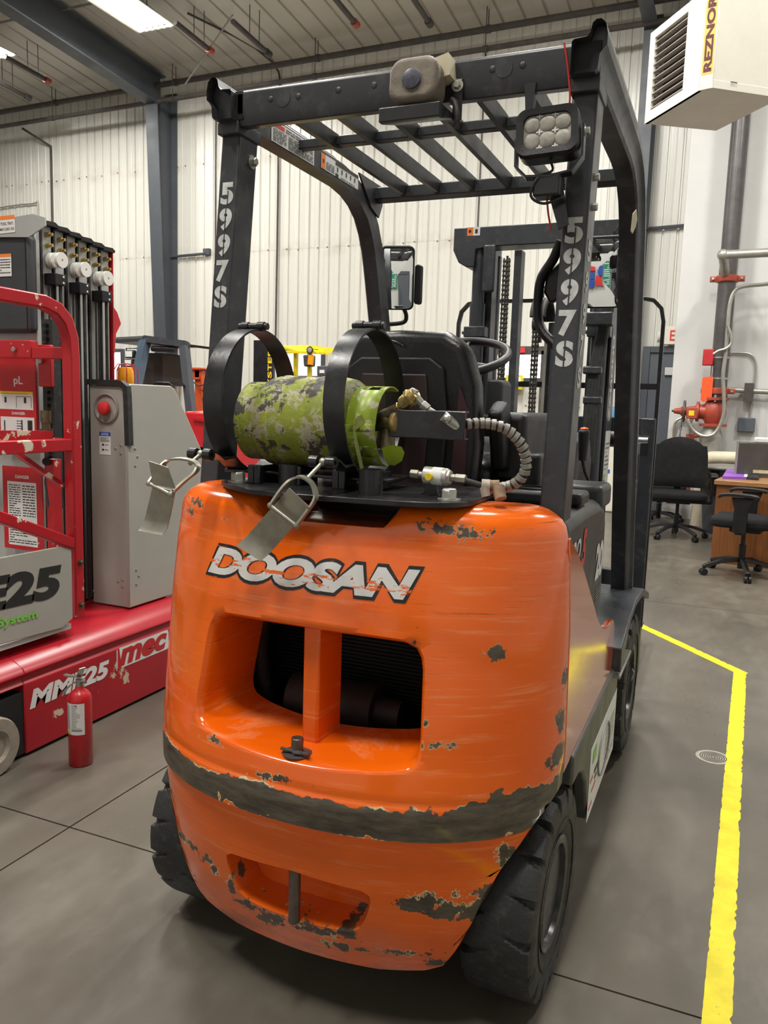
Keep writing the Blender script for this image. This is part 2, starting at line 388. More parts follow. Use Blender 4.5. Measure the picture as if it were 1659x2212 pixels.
# ---- steel frame: tapered column and rafter
cm = M(); uc0, uc1 = -8.98, -8.40
def colprism(m, poly, a, b):      # poly in (d,z); extruded along the wall from u=a to b
    n = len(poly); m.add([wp(a, d, z) for d, z in poly]+[wp(b, d, z) for d, z in poly], [tuple(range(n))[::-1], tuple(range(n, 2*n))]+[(i, (i+1) % n, n+(i+1) % n, n+i) for i in range(n)])
def frame_column(name, uc, d0, d1, rafter=True, w=.10):
    o = struct(M().build(name, 'column')) if False else None
    f = M(); f2 = M(); wbm = M()
    colprism(f, [(.02, 0), (.035, 0), (.035, 6.3), (.02, 6.3)], uc-w, uc+w)
    t = .018; colprism(f, [(d0, 0), (d0+t, 0), (d1+t, 6.05), (d1, 6.05)], uc-w, uc+w)
    colprism(wbm, [(.035, 0), (d0, 0), (d1, 6.05), (.035, 6.3)], uc-.006, uc+.006)
    if rafter:
        L = 15.2
        for dd in ((0, .52), (0, .0)):
            pass
        def zt(d): return cz(10.2-d)-.06
        b0 = 6.0; k = .083
        colprism(wbm, [(.3, zt(.3)-.02), (L, zt(L)-.02), (L, b0+(L-d1)*k+.03), (d1, b0), (.3, b0-.15)], uc-.006, uc+.006)
        colprism(f2, [(.3, zt(.3)), (L, zt(L)), (L, zt(L)-.018), (.3, zt(.3)-.018)], uc-w, uc+w)
        colprism(f2, [(d1, b0), (L, b0+(L-d1)*k), (L, b0+(L-d1)*k+.018), (d1, b0+.018)], uc-w, uc+w)
    a = struct(wbm.build(name, 'column')); f.build('flange', 'column', a)
    if rafter: f2.build('rafter_flange', 'column', a)
    return a
frame_column('trim_2', -8.52, .22, .50, w=.12)
frame_column('trim_3', -.80, .36, .40, w=.085)
# kicker braces
for uc, sd in ((-8.52, 1), (-.80, 1)):
    tag(M().tube([wp(uc, .05, 3.68), wp(uc+sd*.75, .06, 3.70)], .022, 6).build('brace_rod', 'column'), 'short steel brace arm reaching from the '+('left' if uc < -5 else 'right')+' column across the ribbed wall', 'brace')
    M().cb(wp(uc+sd*.75, .04, 3.73), (.12, .06, .10)).build('brace_foot', 'column', [o for o in COL.objects if o.name.startswith('brace_rod')][-1])
# ---- door, exit sign, daylight openings
dr = struct(M().bx(-.28, .64, 9.90, 9.95, 0, 2.10).build('door_1', 'door'))
dm = M(); dm.bx(-.36, -.27, 9.87, 9.97, 0, 2.17).bx(-.27, .70, 9.87, 9.97, 2.09, 2.17); dm.build('door_frame', 'column', dr, bev=.004)
M().bx(-.07, .20, 9.86, 9.90, 1.80, 1.90).build('door_closer', 'wall', dr, bev=.005)
ex = thing('exit_sign', 'cream exit sign with red letters above the grey door', 'sign', (.05, 9.85, 2.25))
M().bx(-.105, .28, 9.80, 9.88, 2.19, 2.42).build('sign_box', 'trimwhite', ex, bev=.006)
put_text(M(), 'EXIT', (-.035, 9.799, 2.235), (1, 0, 0), (0, 0, 1), .28, .135, .001, bold=.02).build('lettering', 'redink', ex)
M().lathe((-.115, 9.84, 2.29), (-1, 0, 0), [(.03, 0), (.07, .05), (.075, .07)], 16).build('lamp_head', 'trimwhite', ex)
for k, (a, b, z0, z1) in enumerate(((-6.3, -5.55, 1.72, 2.07), (-2.55, -1.6, 1.74, 2.08), (-10.2, -9.65, 1.60, 2.08))):
    wd = struct(M().bx(0, 1, 0, 1, 0, 1).build('window_%d' % (k+1), 'day')); me = wd.data
    for v, c in zip(me.vertices, [(x, y, z) for x in (0, 1) for y in (0, 1) for z in (0, 1)]): v.co = wp(a+(b-a)*c[0], .01+.02*c[1], z0+(z1-z0)*c[2])
    fm = M()
    for (p, q, r, s_) in ((a-.05, b+.05, z1, z1+.06), (a-.05, b+.05, z0-.06, z0), (a-.05, a, z0, z1), (b, b+.05, z0, z1)):
        colprism(fm, [(.0, r), (.06, r), (.06, s_), (.0, s_)], p, q)
    fm.build('window_frame', 'column', wd)
# things seen in the mirror: door and sign on the wall behind the photographer
d2 = struct(M().bx(.35, 1.35, -5.69, -5.65, 0, 2.1).build('door_2', 'door'))
M().bx(.25, 1.45, -5.69, -5.63, 2.1, 2.2).bx(.25, .35, -5.69, -5.63, 0, 2.1).bx(1.35, 1.45, -5.69, -5.63, 0, 2.1).build('door_frame', 'column', d2)
# ---- roof-level runs: two long pipes along the wall, branch lines, fixtures
def wall_pipe(d, z0, z1, r, label):
    o = tag(M().tube([wp(-16, d, z0), wp(5.6, d, z1)], r, 10).build('sprinkler_main', 'rust'), label, 'pipe')
    u = -13.3
    while u < -.5:
        zz = z0+(z1-z0)*(u+16)/21.6; M().cyl(wp(u, d, zz), wp(u, d, cz(9.4)-.02), .007, n=5).cyl(wp(u-.03, d, zz), wp(u+.03, d, zz), r*1.25, n=10).build('pipe_hanger', 'rust', o); u += 2.6
wall_pipe(.42, 6.30, 6.30, .042, 'upper dark sprinkler pipe running along the top of the ribbed wall')
wall_pipe(.50, 6.02, 6.02, .035, 'lower dark sprinkler pipe running along the ribbed wall below the other')
for i, (x, y0, y1) in enumerate(((-6.43, 8.0, 8.75), (-5.66, 8.2, 9.05), (-4.13, 7.6, 8.7), (-3.2, 7.8, 8.95), (-9.55, 8.05, 8.82), (-10.36, 8.3, 9.2))):
    nm = ['right of the bright bay light', 'second to the right of the bright bay light', 'above the covered beacon, at the top edge', 'above the guard beam right of the beacon, at the top edge', 'left of the steel rafter with a red end cap', 'leftmost one, below the lit lamp at the left edge'][i]
    t = thing('sprinkler_stub', 'dark ceiling pipe stub '+nm, 'pipe', (x, y0, 6.2), 'pipe stubs under the ceiling')
    z0, z1 = cz(y0)-.44, cz(y1)-.42
    M().cyl((x, y0, z0), (x, y1, z1), .035, n=10).build('pipe', 'rust', t)
    M().cyl((x, y1-.02, z1), (x, y1+.08, z1-.005), .05, n=10).build('end_cap', 'ironred' if i % 2 == 0 else 'rust', t)
    M().cyl((x-.03, y0+.45, cz(y0+.45)), (x-.03, y0+.45, z0-.03), .006, n=5).cyl((x+.03, y0+.6, cz(y0+.6)), (x+.03, y0+.6, z0-.03), .006, n=5).build('hanger', 'rust', t)
FN = ['bright lit bay light with white tubes at the top left of the view', 'lit bay light just reaching in at the left edge', 'bay light over the forklift mast side', 'bay light over the forklift', 'bay light over the red lift', 'bay light behind the photographer on the left', 'bay light behind the photographer on the right', 'bay light near the white corner', 'bay light over the desks']
for i, (x, y, z) in enumerate(FIX):
    t = thing('bay_fixture', FN[i], 'light', (x, y, z), 'fluorescent bay lights')
    M().prism([(x-.33, z), (x-.2, z+.07), (x+.2, z+.07), (x+.33, z), (x+.31, z), (x+.19, z+.055), (x-.19, z+.055), (x-.31, z)], 'y', y-.62, y+.62).build('reflector', 'trimwhite', t)
    for k in range(6): M().cyl((x-.25+.1*k, y-.58, z+.0), (x-.25+.1*k, y+.58, z+.0), .013, n=8).build('tube', 'tube', t)
    M().cb((x, y-.6, z+.012), (.6, .03, .03)).cb((x, y+.6, z+.012), (.6, .03, .03)).build('lamp_holder', 'trimwhite', t)
    M().cyl((x, y-.4, z+.06), (x, y-.4, cz(y-.4)), .006, n=5).cyl((x, y+.4, z+.06), (x, y+.4, cz(y+.4)), .006, n=5).build('hanger', 'rust', t)
# conduits and cable runs on wall and ceiling
def run(name, label, pts, r, mat, cat='conduit'): return tag(M().tube(smoothpath(pts, 4) if len(pts) > 3 else pts, r, 8).build(name, mat), label, cat)
run('ceiling_conduit', 'thin conduit crossing the ceiling above the pipe stubs', [(-12, 7.9, cz(7.9)-.06), (5, 7.9, cz(7.9)-.06)], .018, 'galv')
run('ceiling_conduit', 'dark conduit running down the ceiling slope right of the bay light', [(-6.6, 8.5, cz(8.5)-.05), (-6.15, 10.0, cz(10)-.05), wp(-6.4, .05, 5.6), wp(-6.4, .05, 2.0)], .016, 'rust')
run('wall_conduit', 'dark vertical conduit on the ribbed wall at far left', [wp(-11.6, .35, 6.0), wp(-11.25, .04, 5.75), wp(-11.25, .04, 0)], .02, 'rust')
run('wall_conduit', 'thin grey conduit bending on the ribbed wall above the tool tray', [wp(-13, .04, 4.75), wp(-11.75, .04, 4.78), wp(-11.6, .04, 4.6), wp(-11.6, .04, 2.5)], .013, 'galv')
run('wall_cable', 'dark cable hanging straight down the ribbed wall behind the guard bars', [wp(-3.05, .04, 6.2), wp(-3.05, .04, 0)], .012, 'rust', 'cable')
run('wall_cable', 'dark cable down the ribbed wall left of the forklift pillar', [wp(-7.6, .04, 6.0), wp(-7.6, .04, 2.0)], .012, 'rust', 'cable')
tag(M().tube([(-6.0, 8.7, cz(8.7)-.06), wp(-7.65, .75, 6.1)], .012, 6).build('cross_brace_rod', 'galv'), 'thin diagonal brace rod under the ceiling beside the rafter', 'rod')
tag(M().cb((-4.9, 7.9, cz(7.9)-.1), (.14, .12, .12)).build('junction_box', 'rust', bev=.01), 'small dark junction box on the ceiling conduit', 'box')
# ---- yellow floor tape and floor drain
def tape_mat():
    t = NT('yellow_floor_tape'); c = t.mix(t.ramp(t.noise(9, 5, .6), .35, .7), (.62, .52, .004), (.86, .74, .008))
    c = t.mix(t.ramp(t.noise(60, 5, .7), .67, .71), c, (.14, .125, .09)); t.col(c); t.rough(.45); return t.m
Mt['tape'] = tape_mat()
def strip(a, b, wd, n, seed, end=.0):
    rr = random.Random(seed); a, b = Vector(a), Vector(b); d = (b-a); q = Vector((d.y, -d.x, 0)).normalized()*wd/2; L = []; Rr = []
    for i in range(n+1):
        p = a+d*i/n; j1 = rr.uniform(0, .0045) if rr.random() < .35 else rr.uniform(0, .001); j2 = rr.uniform(0, .007) if rr.random() < .4 else rr.uniform(0, .001)
        L.append(p-q+q.normalized()*j1); Rr.append(p+q-q.normalized()*j2)
    m = M(); h = V(0, 0, .0012)
    vs = [v+h for v in L+Rr]+L+Rr; k = n+1; fs = []
    for i in range(n): fs += [(i, i+1, k+i+1, k+i), (i, i+1, 2*k+i+1, 2*k+i), (k+i, k+i+1, 3*k+i+1, 3*k+i)]
    return m.add(vs, fs)
tp = thing('floor_tape', 'worn bright yellow marking tape on the concrete floor with an angled corner', 'tape', (.85, 1, 0))
strip((.802, -.9, 0), (.912, 3.03, 0), .062, 260, 1).build('tape_strip', 'tape', tp)
strip((.93, 3.02, .0003), (.33, 3.76, .0003), .062, 60, 2).build('tape_strip', 'tape', tp)
dn = thing('floor_drain', 'small round floor drain cover with concentric rings under the yellow tape', 'drain', (.805, 1.862, 0))
M().cyl((.805, 1.862, 0), (.805, 1.862, .0008), .064, n=40).build('cover', pmat('drain_cover', (.36, .33, .27), .5, .2, .2, 40), dn)
for k, r in enumerate((.006, .014, .022, .030, .038, .046)):
    M().lathe((.805, 1.862, .0008), (0, 0, 1), [(r, 0), (r, .0006), (r+.0036, .0006), (r+.0036, 0)], 40, True).build('ring', 'ink', dn)
# survey helper: point seen at photo pixel (px,py) lying on the plane axis=value (photo frame 1659x2212)
def at(px, py, ax, val):
    d = F + R*((px-829.5)/1736) + U*((1106-py)/1736); i = 'xyz'.index(ax); return CAM + d*((val-CAM[i])/d[i])
# ================================================================ FORKLIFT
FL = thing('forklift', 'orange counterbalance forklift seen from behind, chipped paint, black overhead guard and propane bracket', 'forklift', (0, .9, 0))
YS = .30; NP = 2.15
HW = [(.10, .445), (.2, .468), (.45, .488), (.6, .490), (.85, .484), (1.0, .475), (1.03, .471)]
YR = [(.10, .06), (.165, .037), (.25, .010), (.34, -.006), (.42, -.012), (.450, -.012), (.462, -.010), (.470, -.036), (.50, -.038), (.533, -.037), (.543, -.031), (.56, -.030), (.60, -.024), (.68, -.010), (.80, .018), (.90, .040), (.98, .060), (1.03, .075)]
def lerp(T, z):
    if z <= T[0][0]: return T[0][1]
    for (a, b), (c, d) in zip(T, T[1:]):
        if z <= c: return b+(d-b)*(z-a)/(c-a)
    return T[-1][1]
def cwS(s, z, inset=0., off=0., z2=None):
    sg = 1 if s >= 0 else -1; ph = abs(s)*PI/2; k = 2/NP
    u = math.sin(ph)**k; c = max(0, math.cos(ph))**k
    hw = lerp(HW, z); yr = lerp(YR, z)
    yr += .004*(1-math.tanh((z-(.905-.55*(hw*u)**2))*90))*.5*(1 if z > .56 else 0)*min(1, max(0, (z-.56)*20))   # soft brow above the opening
    x = sg*hw*u; y = YS-(YS-yr)*c
    if inset or off:
        # outward direction of the plan curve
        e = 1e-3; s2 = min(1, abs(s)+e); s1 = s2-2*e if s2-2*e > 0 else 0
        def q(t): return (hw*math.sin(t*PI/2)**k, YS-(YS-yr)*max(0, math.cos(t*PI/2))**k)
        a, b = q(s1), q(s2); t = Vector((b[0]-a[0], b[1]-a[1])); t.normalize(); n = Vector((t.y, -t.x))
        x += sg*n.x*(off-inset); y += n.y*(off-inset)
    return Vector((x, y, z if z2 is None else z2))
def s_of_x(x, z):
    u = min(1, abs(x)/lerp(HW, z)); return math.copysign(math.asin(min(1, u**(NP/2)))*2/PI, x)
def zb(s):     # lower edge: flat in the middle, climbing over the steering wheels at the sides
    x = .49*math.sin(abs(s)*PI/2)**(2/NP)
    T = [(0, .133), (.19, .137), (.29, .150), (.325, .165), (.350, .218), (.374, .28), (.397, .353), (.418, .40), (.438, .434), (.462, .477), (.49, .515)]
    return lerp(T, x)
NS = 56; SS = [-1+2*i/NS for i in range(NS+1)]
m = M()
def ringzone(z0, z1, nz, hole, wall, K=10):
    """surface between a rectangle in (s,z) and a hole loop (list of (x,z)); wall = extra inward loops [(scale-inset, depth)]"""
    loop = [(s, z0) for s in SS]+[(1, z0+(z1-z0)*j/nz) for j in range(1, nz)]+[(s, z1) for s in SS[::-1]]+[(-1, z1-(z1-z0)*j/nz) for j in range(1, nz)]
    N = len(loop); cx = sum(p[0] for p in hole)/len(hole); cz_ = sum(p[1] for p in hole)/len(hole)
    # resample the hole by angle
    hs = [(s_of_x(x, z), z) for x, z in hole]; sc = (z1-z0)/1.6
    def hit(dx, dz):
        best = None
        for (a, b), (c, d) in zip(hs, hs[1:]+hs[:1]):
            ex, ez = c-a, d-b; den = dx*ez-dz*ex
            if abs(den) < 1e-12: continue
            t = (a*ez-b*ex-(0*ez-0)+(-0))/den if False else ((a-c0[0])*ez-(b-c0[1])*ex)/den
            r = ((a-c0[0])*dz-(b-c0[1])*dx)/den
            if t > 0 and -1e-9 <= r <= 1+1e-9 and (best is None or t < best): best = t
        return (c0[0]+dx*best, c0[1]+dz*best)
    c0 = (0, cz_)
    inner = [hit(p[0]-c0[0], p[1]-c0[1]) for p in loop]
    rows = []
    for k in range(K+1):
        t = k/K; rows.append([((1-t)*o[0]+t*i[0], (1-t)*o[1]+t*i[1]) for o, i in zip(loop, inner)])
    vs = []
    for row in rows:
        for s, z in row: vs.append(cwS(s, max(z, zb(s))))
    base = len(rows)
    for (ins, dep) in wall:
        for (s, z) in inner:
            p = cwS(s, z); dx = -math.copysign(min(abs(p.x), ins), p.x) if abs(p.x) > ins else 0
            kx = p.x*(1-ins/.26) ; kz = cz_+(z-cz_)*(1-ins/.16)
            vs.append(Vector((kx, p.y+dep, kz)))
    fs = []
    for k in range(base-1+len(wall)):
        fs += [(k*N+i, k*N+(i+1) % N, (k+1)*N+(i+1) % N, (k+1)*N+i) for i in range(N)]
    m.add(vs, fs)
def hole_pts():
    P = [(-.264, .66), (-.263, .640), (-.258, .622), (-.245, .610), (-.225, .605)]
    P += [(-.225+.45*i/14, .603-.014*math.sin(PI*i/14)) for i in range(1, 14)]
    P += [(.225, .605), (.245, .610), (.258, .622), (.263, .640), (.264, .66), (.254, .800), (.249, .825), (.238, .845), (.215, .856)]
    P += [(.215-.43*i/8, .857+.005*math.sin(PI*i/8)) for i in range(1, 8)]+[(-.215, .856), (-.238, .845), (-.249, .825), (-.254, .800)]
    return P
ringzone(.547, 1.03, 14, hole_pts(), [(.004, .003), (.009, .010), (.013, .025), (.018, .09), (.026, .19)], 14)
vs = []; rows = [.547, .543, .539, .533, .51, .49, .475, .470, .466, .461, .453, .44]
for z in rows: vs += [cwS(s, max(z, zb(s))) for s in SS]
n = NS+1; m.add(vs, [(j*n+i, j*n+i+1, (j+1)*n+i+1, (j+1)*n+i) for j in range(len(rows)-1) for i in range(NS)])
pocket = [(-.172, .315), (-.160, .275), (-.145, .245), (-.12, .231), (-.05, .226), (.05, .226), (.12, .231), (.145, .245), (.160, .275), (.172, .315), (.170, .330), (.155, .340), (0, .350), (-.155, .340), (-.170, .330)]
ringzone(.10, .44, 8, pocket, [(.003, .008), (.008, .05), (.010, .10)], 12)
# closed back of the lower pocket
pb = [Vector((x*.96, .105, .285+(z-.285)*.96)) for x, z in pocket]; m.add(pb, [tuple(range(len(pb)))])
# dome: rounded shoulder, lower in the middle under the bracket plate and at the outer corners
def sst(a, b, x): t = min(1, max(0, (x-a)/(b-a))); return t*t*(3-2*t)
vs = []; dome = [(1.03, 0), (1.054, .002), (1.074, .007), (1.090, .016), (1.101, .028), (1.109, .044), (1.112, .062), (1.113, .085), (1.113, .12)]
def dz(p, k): a = abs(p.x); return -(.052*(1-sst(.135, .165, a))+.010*sst(.38, .48, a))*sst(0, 1, k)
nd = len(dome)
for q, (z, ins) in enumerate(dome):
    for s in SS:
        p = cwS(s, 1.03, ins, 0, z); p.z += dz(p, (q-1)/4); vs.append(p)
m.add(vs, [(j*n+i, j*n+i+1, (j+1)*n+i+1, (j+1)*n+i) for j in range(nd-1) for i in range(NS)])
last = vs[-n:]; m.add(last+[Vector((p.x*.97, max(p.y+.01, .33), p.z-.004)) for p in last], [(i, i+1, n+i+1, n+i) for i in range(NS)])
# sides behind the seam
vs = []
for z in (.60, .7, .8, .9, 1.0, 1.03): vs += [cwS(1, z), cwS(1, z)+V(-.012, .05, 0), cwS(-1, z), cwS(-1, z)+V(.012, .05, 0)]
for j in range(5): k = 4*j; m.add([vs[k], vs[k+1], vs[k+5], vs[k+4], vs[k+2], vs[k+3], vs[k+7], vs[k+6]], [(0, 1, 2, 3), (4, 5, 6, 7)])
def cw_mat():
    t = NT('chipped_orange_paint'); P = t.P; sx = t.n.new('ShaderNodeSeparateXYZ'); t.l.new(P, sx.inputs[0]); X, Y, Z = sx.outputs
    nz = t.noise(26, 6, .7); nf = t.noise(95, 3, .6); nb = t.noise(7, 4, .6)
    jag = t.math('ADD', t.math('SUBTRACT', nz, .5), t.math('MULTIPLY', t.math('SUBTRACT', nf, .5), .45))   # -.5..5
    ax = t.math('ABSOLUTE', X)
    # band of bare primer on the rub rail: signed distance
    top = t.math('ADD', .532, t.math('MULTIPLY', t.ramp(X, .26, .47), .04)); top = t.math('ADD', top, t.math('MULTIPLY', t.math('SUBTRACT', t.noise(11, 3, .6), .5), t.ramp(X, .2, .46, .05, .26)))
    d1 = t.math('SUBTRACT', Z, top); d2 = t.math('SUBTRACT', t.math('ADD', .468, t.math('MULTIPLY', t.ramp(nb, .58, .68), .03)), Z)
    d = t.math('MAXIMUM', d1, d2); d = t.math('ADD', d, t.math('MULTIPLY', jag, .016))
    ell = [(.285, .115, 1.068, .05, .04, .012), (.374, .11, .838, .016, .06, .014), (.228, .05, .840, .006, .05, .018), (-.02, -.03, .556, .022, .05, .005),
           (.262, .035, .322, .042, .08, .024), (.325, .07, .305, .045, .1, .018), (.382, .1, .345, .03, .1, .010), (.372, .1, .30, .02, .1, .03), (.415, .12, .415, .015, .1, .03), (-.345, .08, .295, .03, .1, .009), (-.295, .05, .292, .04, .1, .010), (-.24, .04, .286, .03, .1, .010), (-.215, .03, .276, .015, .1, .012),
           (-.167, .03, .250, .013, .1, .028), (-.132, .03, .215, .026, .1, .009), (.054, .02, .208, .045, .1, .010), (.115, .02, .228, .018, .1, .022), (-.055, .02, .210, .025, .1, .010), (-.085, .03, .193, .02, .1, .012), (.02, .02, .218, .02, .1, .006),
           (.492, .26, .668, .02, .03, .026), (.49, .28, .76, .01, .02, .02), (.487, .24, .60, .02, .05, .02), (-.395, .166, 1.052, .03, .04, .008), (-.36, .12, 1.075, .03, .05, .006), (-.11, .06, 1.045, .008, .05, .004), (-.24, .08, 1.05, .010, .04, .003),
           (.113, .035, .185, .04, .1, .005), (.212, .05, .196, .035, .1, .006), (.30, .09, .175, .03, .1, .006), (.262, .035, .66, .004, .05, .006), (.264, .04, .70, .004, .05, .005), (.29, .05, .662, .02, .05, .0025), (-.20, .02, .59, .015, .05, .004)]
    for (a, b, c, ra, rb, rc) in ell:
        v = t.vec('SUBTRACT', P, (a, b, c)); v = t.vec('MULTIPLY', v, (1/ra, 1/rb, 1/rc)); l = t.vec('LENGTH', v, None, 1)
        e = t.math('MULTIPLY', t.math('SUBTRACT', l, 1), min(ra, rc)*.9 if min(ra, rc) > .01 else min(ra, rc)); e = t.math('ADD', e, t.math('MULTIPLY', jag, .075 if ra > .02 else (.05 if max(ra, rc) > .013 else .02)))
        d = t.math('MINIMUM', d, e)
    chip = t.ramp(d, -.0006, .0006, 1, 0)
    edge = t.math('MULTIPLY', t.ramp(t.math('ABSOLUTE', d), .0008, .0022, 1, 0), t.ramp(t.noise(14, 3, .5), .5, .56))
    edge = t.math('MULTIPLY', edge, t.ramp(Z, .55, .6, 1, .35))
    base = t.mix(t.ramp(t.noise(2.2, 4, .6), .3, .7), (.80, .112, .003), (.90, .150, .004))
    # horizontal scuffs
    sc = t.noise(3.2, 5, .75, sc=(1.2, 1.2, 26)); base = t.mix(t.ramp(sc, .55, .68, 0, .40), base, (.88, .36, .16))
    sc2 = t.noise(4.1, 5, .75, sc=(1, 1, 34)); base = t.mix(t.math('MULTIPLY', t.ramp(sc2, .61, .67, 0, .7), t.ramp(t.noise(2.6, 2), .45, .6)), base, (.16, .05, .02))
    low = t.ramp(Z, .17, .42, 1, 0); base = t.mix(t.math('MULTIPLY', low, t.ramp(t.noise(5, 5, .7), .35, .75, 0, .5)), base, (.50, .14, .05))
    grime = t.math('MULTIPLY', t.ramp(Z, .13, .22, 1, 0), t.ramp(t.noise(6, 5, .7, sc=(1, 1, 5)), .42, .62, 0, .8)); base = t.mix(grime, base, (.10, .045, .025))
    prim = t.mix(t.ramp(t.noise(38, 5, .7, sc=(.35, .35, 1.6)), .35, .68), (.036, .028, .020), (.125, .102, .068))
    prim = t.mix(t.ramp(t.noise(70, 4, .7), .72, .78, 0, .6), prim, (.4, .36, .27))
    c = t.mix(chip, base, prim); c = t.mix(t.math('MULTIPLY', edge, .9), c, (.80, .66, .38))
    t.col(c); r = t.ramp(t.math('ADD', t.ramp(sc, .5, .75, 0, .15), t.math('MULTIPLY', low, .12)), 0, .4, .17, .42); t.rough(t.math('ADD', r, t.math('MULTIPLY', chip, .33)))
    t.b.inputs['Coat Weight'].default_value = .35; t.b.inputs['Coat Roughness'].default_value = .08
    t.bump(t.math('ADD', t.math('MULTIPLY', chip, -1.), t.math('MULTIPLY', t.noise(9, 3, .5), .5)), .35, .0014); return t.m
Mt['cw'] = cw_mat()
cw = m.build('counterweight', 'cw', FL, weld=True, smooth=50)
# divider of the opening and the cavity behind
M().prism([(-.019, .062), (.019, .062), (.026, .16), (-.026, .16)], 'z', .58, .87).build('divider', 'cw', cw, bev=.006)
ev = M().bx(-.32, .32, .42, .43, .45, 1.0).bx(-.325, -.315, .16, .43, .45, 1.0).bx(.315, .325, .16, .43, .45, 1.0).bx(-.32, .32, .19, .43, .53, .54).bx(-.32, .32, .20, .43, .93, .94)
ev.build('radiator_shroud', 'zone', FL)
rd = M()
for k in range(34): rd.bx(-.28, .22, .395, .40, .56+.0095*k, .564+.0095*k)
rd.build('radiator_fin', pmat('radiator_fins', (.018, .018, .018), .6, .2), FL, kind='stuff')
M().cyl((-.16, .29, .60), (.06, .29, .60), .062, n=24).cyl((.06, .29, .60), (.12, .29, .60), .035, n=14).build('muffler', pmat('sooty_metal', (.035, .027, .024), .6, .4), FL)
M().tube(smoothpath([(-.27, .32, .90), (-.255, .30, .8), (-.265, .29, .70), (-.25, .30, .58)], 6), .022, 12).build('radiator_hose', 'rubber', FL)
# tow pin with its clip
tp_ = M().cyl((0, .010, .225), (0, .010, .632), .0125, n=20); pin = tp_.build('tow_pin', pmat('worn_pin_steel', (.17, .14, .12), .45, .8, .2, 30), FL, bev=.002)
M().lathe((0, .010, .597), (0, 0, 1), [(.013, 0), (.030, 0), (.031, .003), (.013, .004)], 24, True).cyl((0, .0, .606), (.036, -.008, .610), .0035, n=8).cyl((0, -.008, .607), (.036, .0, .605), .003, n=8).cyl((0, .0, .606), (-.03, -.004, .609), .0035, n=8).build('pin_clip', 'pipe', pin)
# lettering on the counterweight, wrapped on the surface
def wrap_text(txt, x0, x1, zc, h, bold, shear, off, mat, slope=0., name='lettering'):
    vs, fs = text_fit(txt, x1-x0, h, bold=bold, shear=shear, space=.95)
    bm = bmesh.new(); bv = [bm.verts.new((a, b, 0)) for a, b in vs]
    for f in fs:
        try: bm.faces.new([bv[i] for i in f])
        except ValueError: pass
    for k in range(1, 46):
        bmesh.ops.bisect_plane(bm, geom=bm.verts[:]+bm.edges[:]+bm.faces[:], plane_co=((x1-x0)*k/46, 0, 0), plane_no=(1, 0, 0))
    for k in range(1, 10):
        bmesh.ops.bisect_plane(bm, geom=bm.verts[:]+bm.edges[:]+bm.faces[:], plane_co=(0, h*k/10, 0), plane_no=(0, 1, 0))
    bm.verts.index_update(); V_ = []
    for v in bm.verts:
        x = x0+v.co.x; z = zc-h/2+v.co.y+slope*x; V_.append(cwS(s_of_x(x, z), z, 0, off))
    F_ = [tuple(v.index for v in f.verts) for f in bm.faces]; bm.free()
    return M().add(V_, F_).build(name, mat, cw, smooth=180)
def worn(name, base, under):
    t = NT(name); s = t.noise(16, 6, .75, sc=(1, 1, 4.5)); sx = t.n.new('ShaderNodeSeparateXYZ'); t.l.new(t.P, sx.inputs[0])
    band = t.ramp(t.math('ABSOLUTE', t.math('SUBTRACT', t.math('ADD', sx.outputs[2], t.math('MULTIPLY', sx.outputs[0], .03)), .957)), .002, .016, .13, 0)
    f = t.ramp(t.math('ADD', s, band), .615, .63); f2 = t.ramp(t.noise(34, 5, .7, sc=(.4, .4, 2.)), .64, .70, 0, .7)
    c = t.mix(f2, base, tuple(x*.35 for x in base)); t.col(t.mix(f, c, under)); t.rough(.4); return t.m
wrap_text('DOOSAN', -.280, .233, .962, .074, .085, .30, .0010, worn('worn_black_print', (.012, .012, .014), (.76, .13, .006)))
wrap_text('DOOSAN', -.272, .225, .962, .060, .050, .30, .0018, worn('worn_white_print', (.66, .65, .63), (.76, .13, .006)))
# ---- side panel, hood, skirt on both sides
def side(sx):
    x = sx*.492
    P = [(.300, 1.052), (.335, 1.035), (.40, 1.0), (.47, .955), (.55, .895), (.64, .83), (.72, .775), (.80, .735), (.87, .715), (.95, .708), (1.02, .705), (1.06, .692), (1.075, .66), (1.078, .535), (.30, .535)]
    P = P[:-1]+[(.303, .535), (.303, .6), (.303, .7), (.303, .85), (.303, 1.0), (.303, 1.045)]; P[0] = (.320, 1.046)
    pm_ = M().prism(P, 'x', 0, 1); pm_.v = [(sx*(lerp(HW, z)+.0015-.018*q), y, z) for q, y, z in pm_.v]; pm_.build('side_panel', 'panel', FL, bev=.002)
    # dark plastic side of the engine hood
    H = [(.30, 1.085), (.55, 1.088), (.78, 1.082), (.86, 1.06), (.90, 1.02), (.905, .95), (.905, .78), (.895, .735), (.87, .712), (.80, .70), (.6, .72), (.30, .80)]
    h = M().prism(H, 'x', sx*.468, sx*.30).build('hood_side', 'hood', FL, bev=.03, seg=5)
    S = [(.40, .535), (1.19, .535), (1.205, .50), (1.205, .245), (.70, .235), (.665, .30), (.63, .37), (.57, .425), (.49, .455), (.40, .462)]
    sk = M().prism(S, 'x', sx*.497, sx*.46).build('side_skirt', 'skirt', FL, bev=.008, seg=3)
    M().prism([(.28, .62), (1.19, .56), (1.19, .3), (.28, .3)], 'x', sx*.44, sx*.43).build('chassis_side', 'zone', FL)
    M().prism([(1.205, .515), (1.40, .515), (1.40, .50), (1.22, .30), (1.205, .30)], 'x', sx*.30, sx*.455).build('step_side', 'frame', FL, bev=.004)
    M().bx(min(sx*.33, sx*.515), max(sx*.33, sx*.515), 1.10, 1.40, .500, .512).build('step_plate', 'galv', FL, bev=.003)
    return h, sk
hR, skR = side(1); side(-1)
M().bx(-.34, .34, .40, .93, .80, 1.088).build('hood_top', 'hood', FL, bev=.02, seg=3)
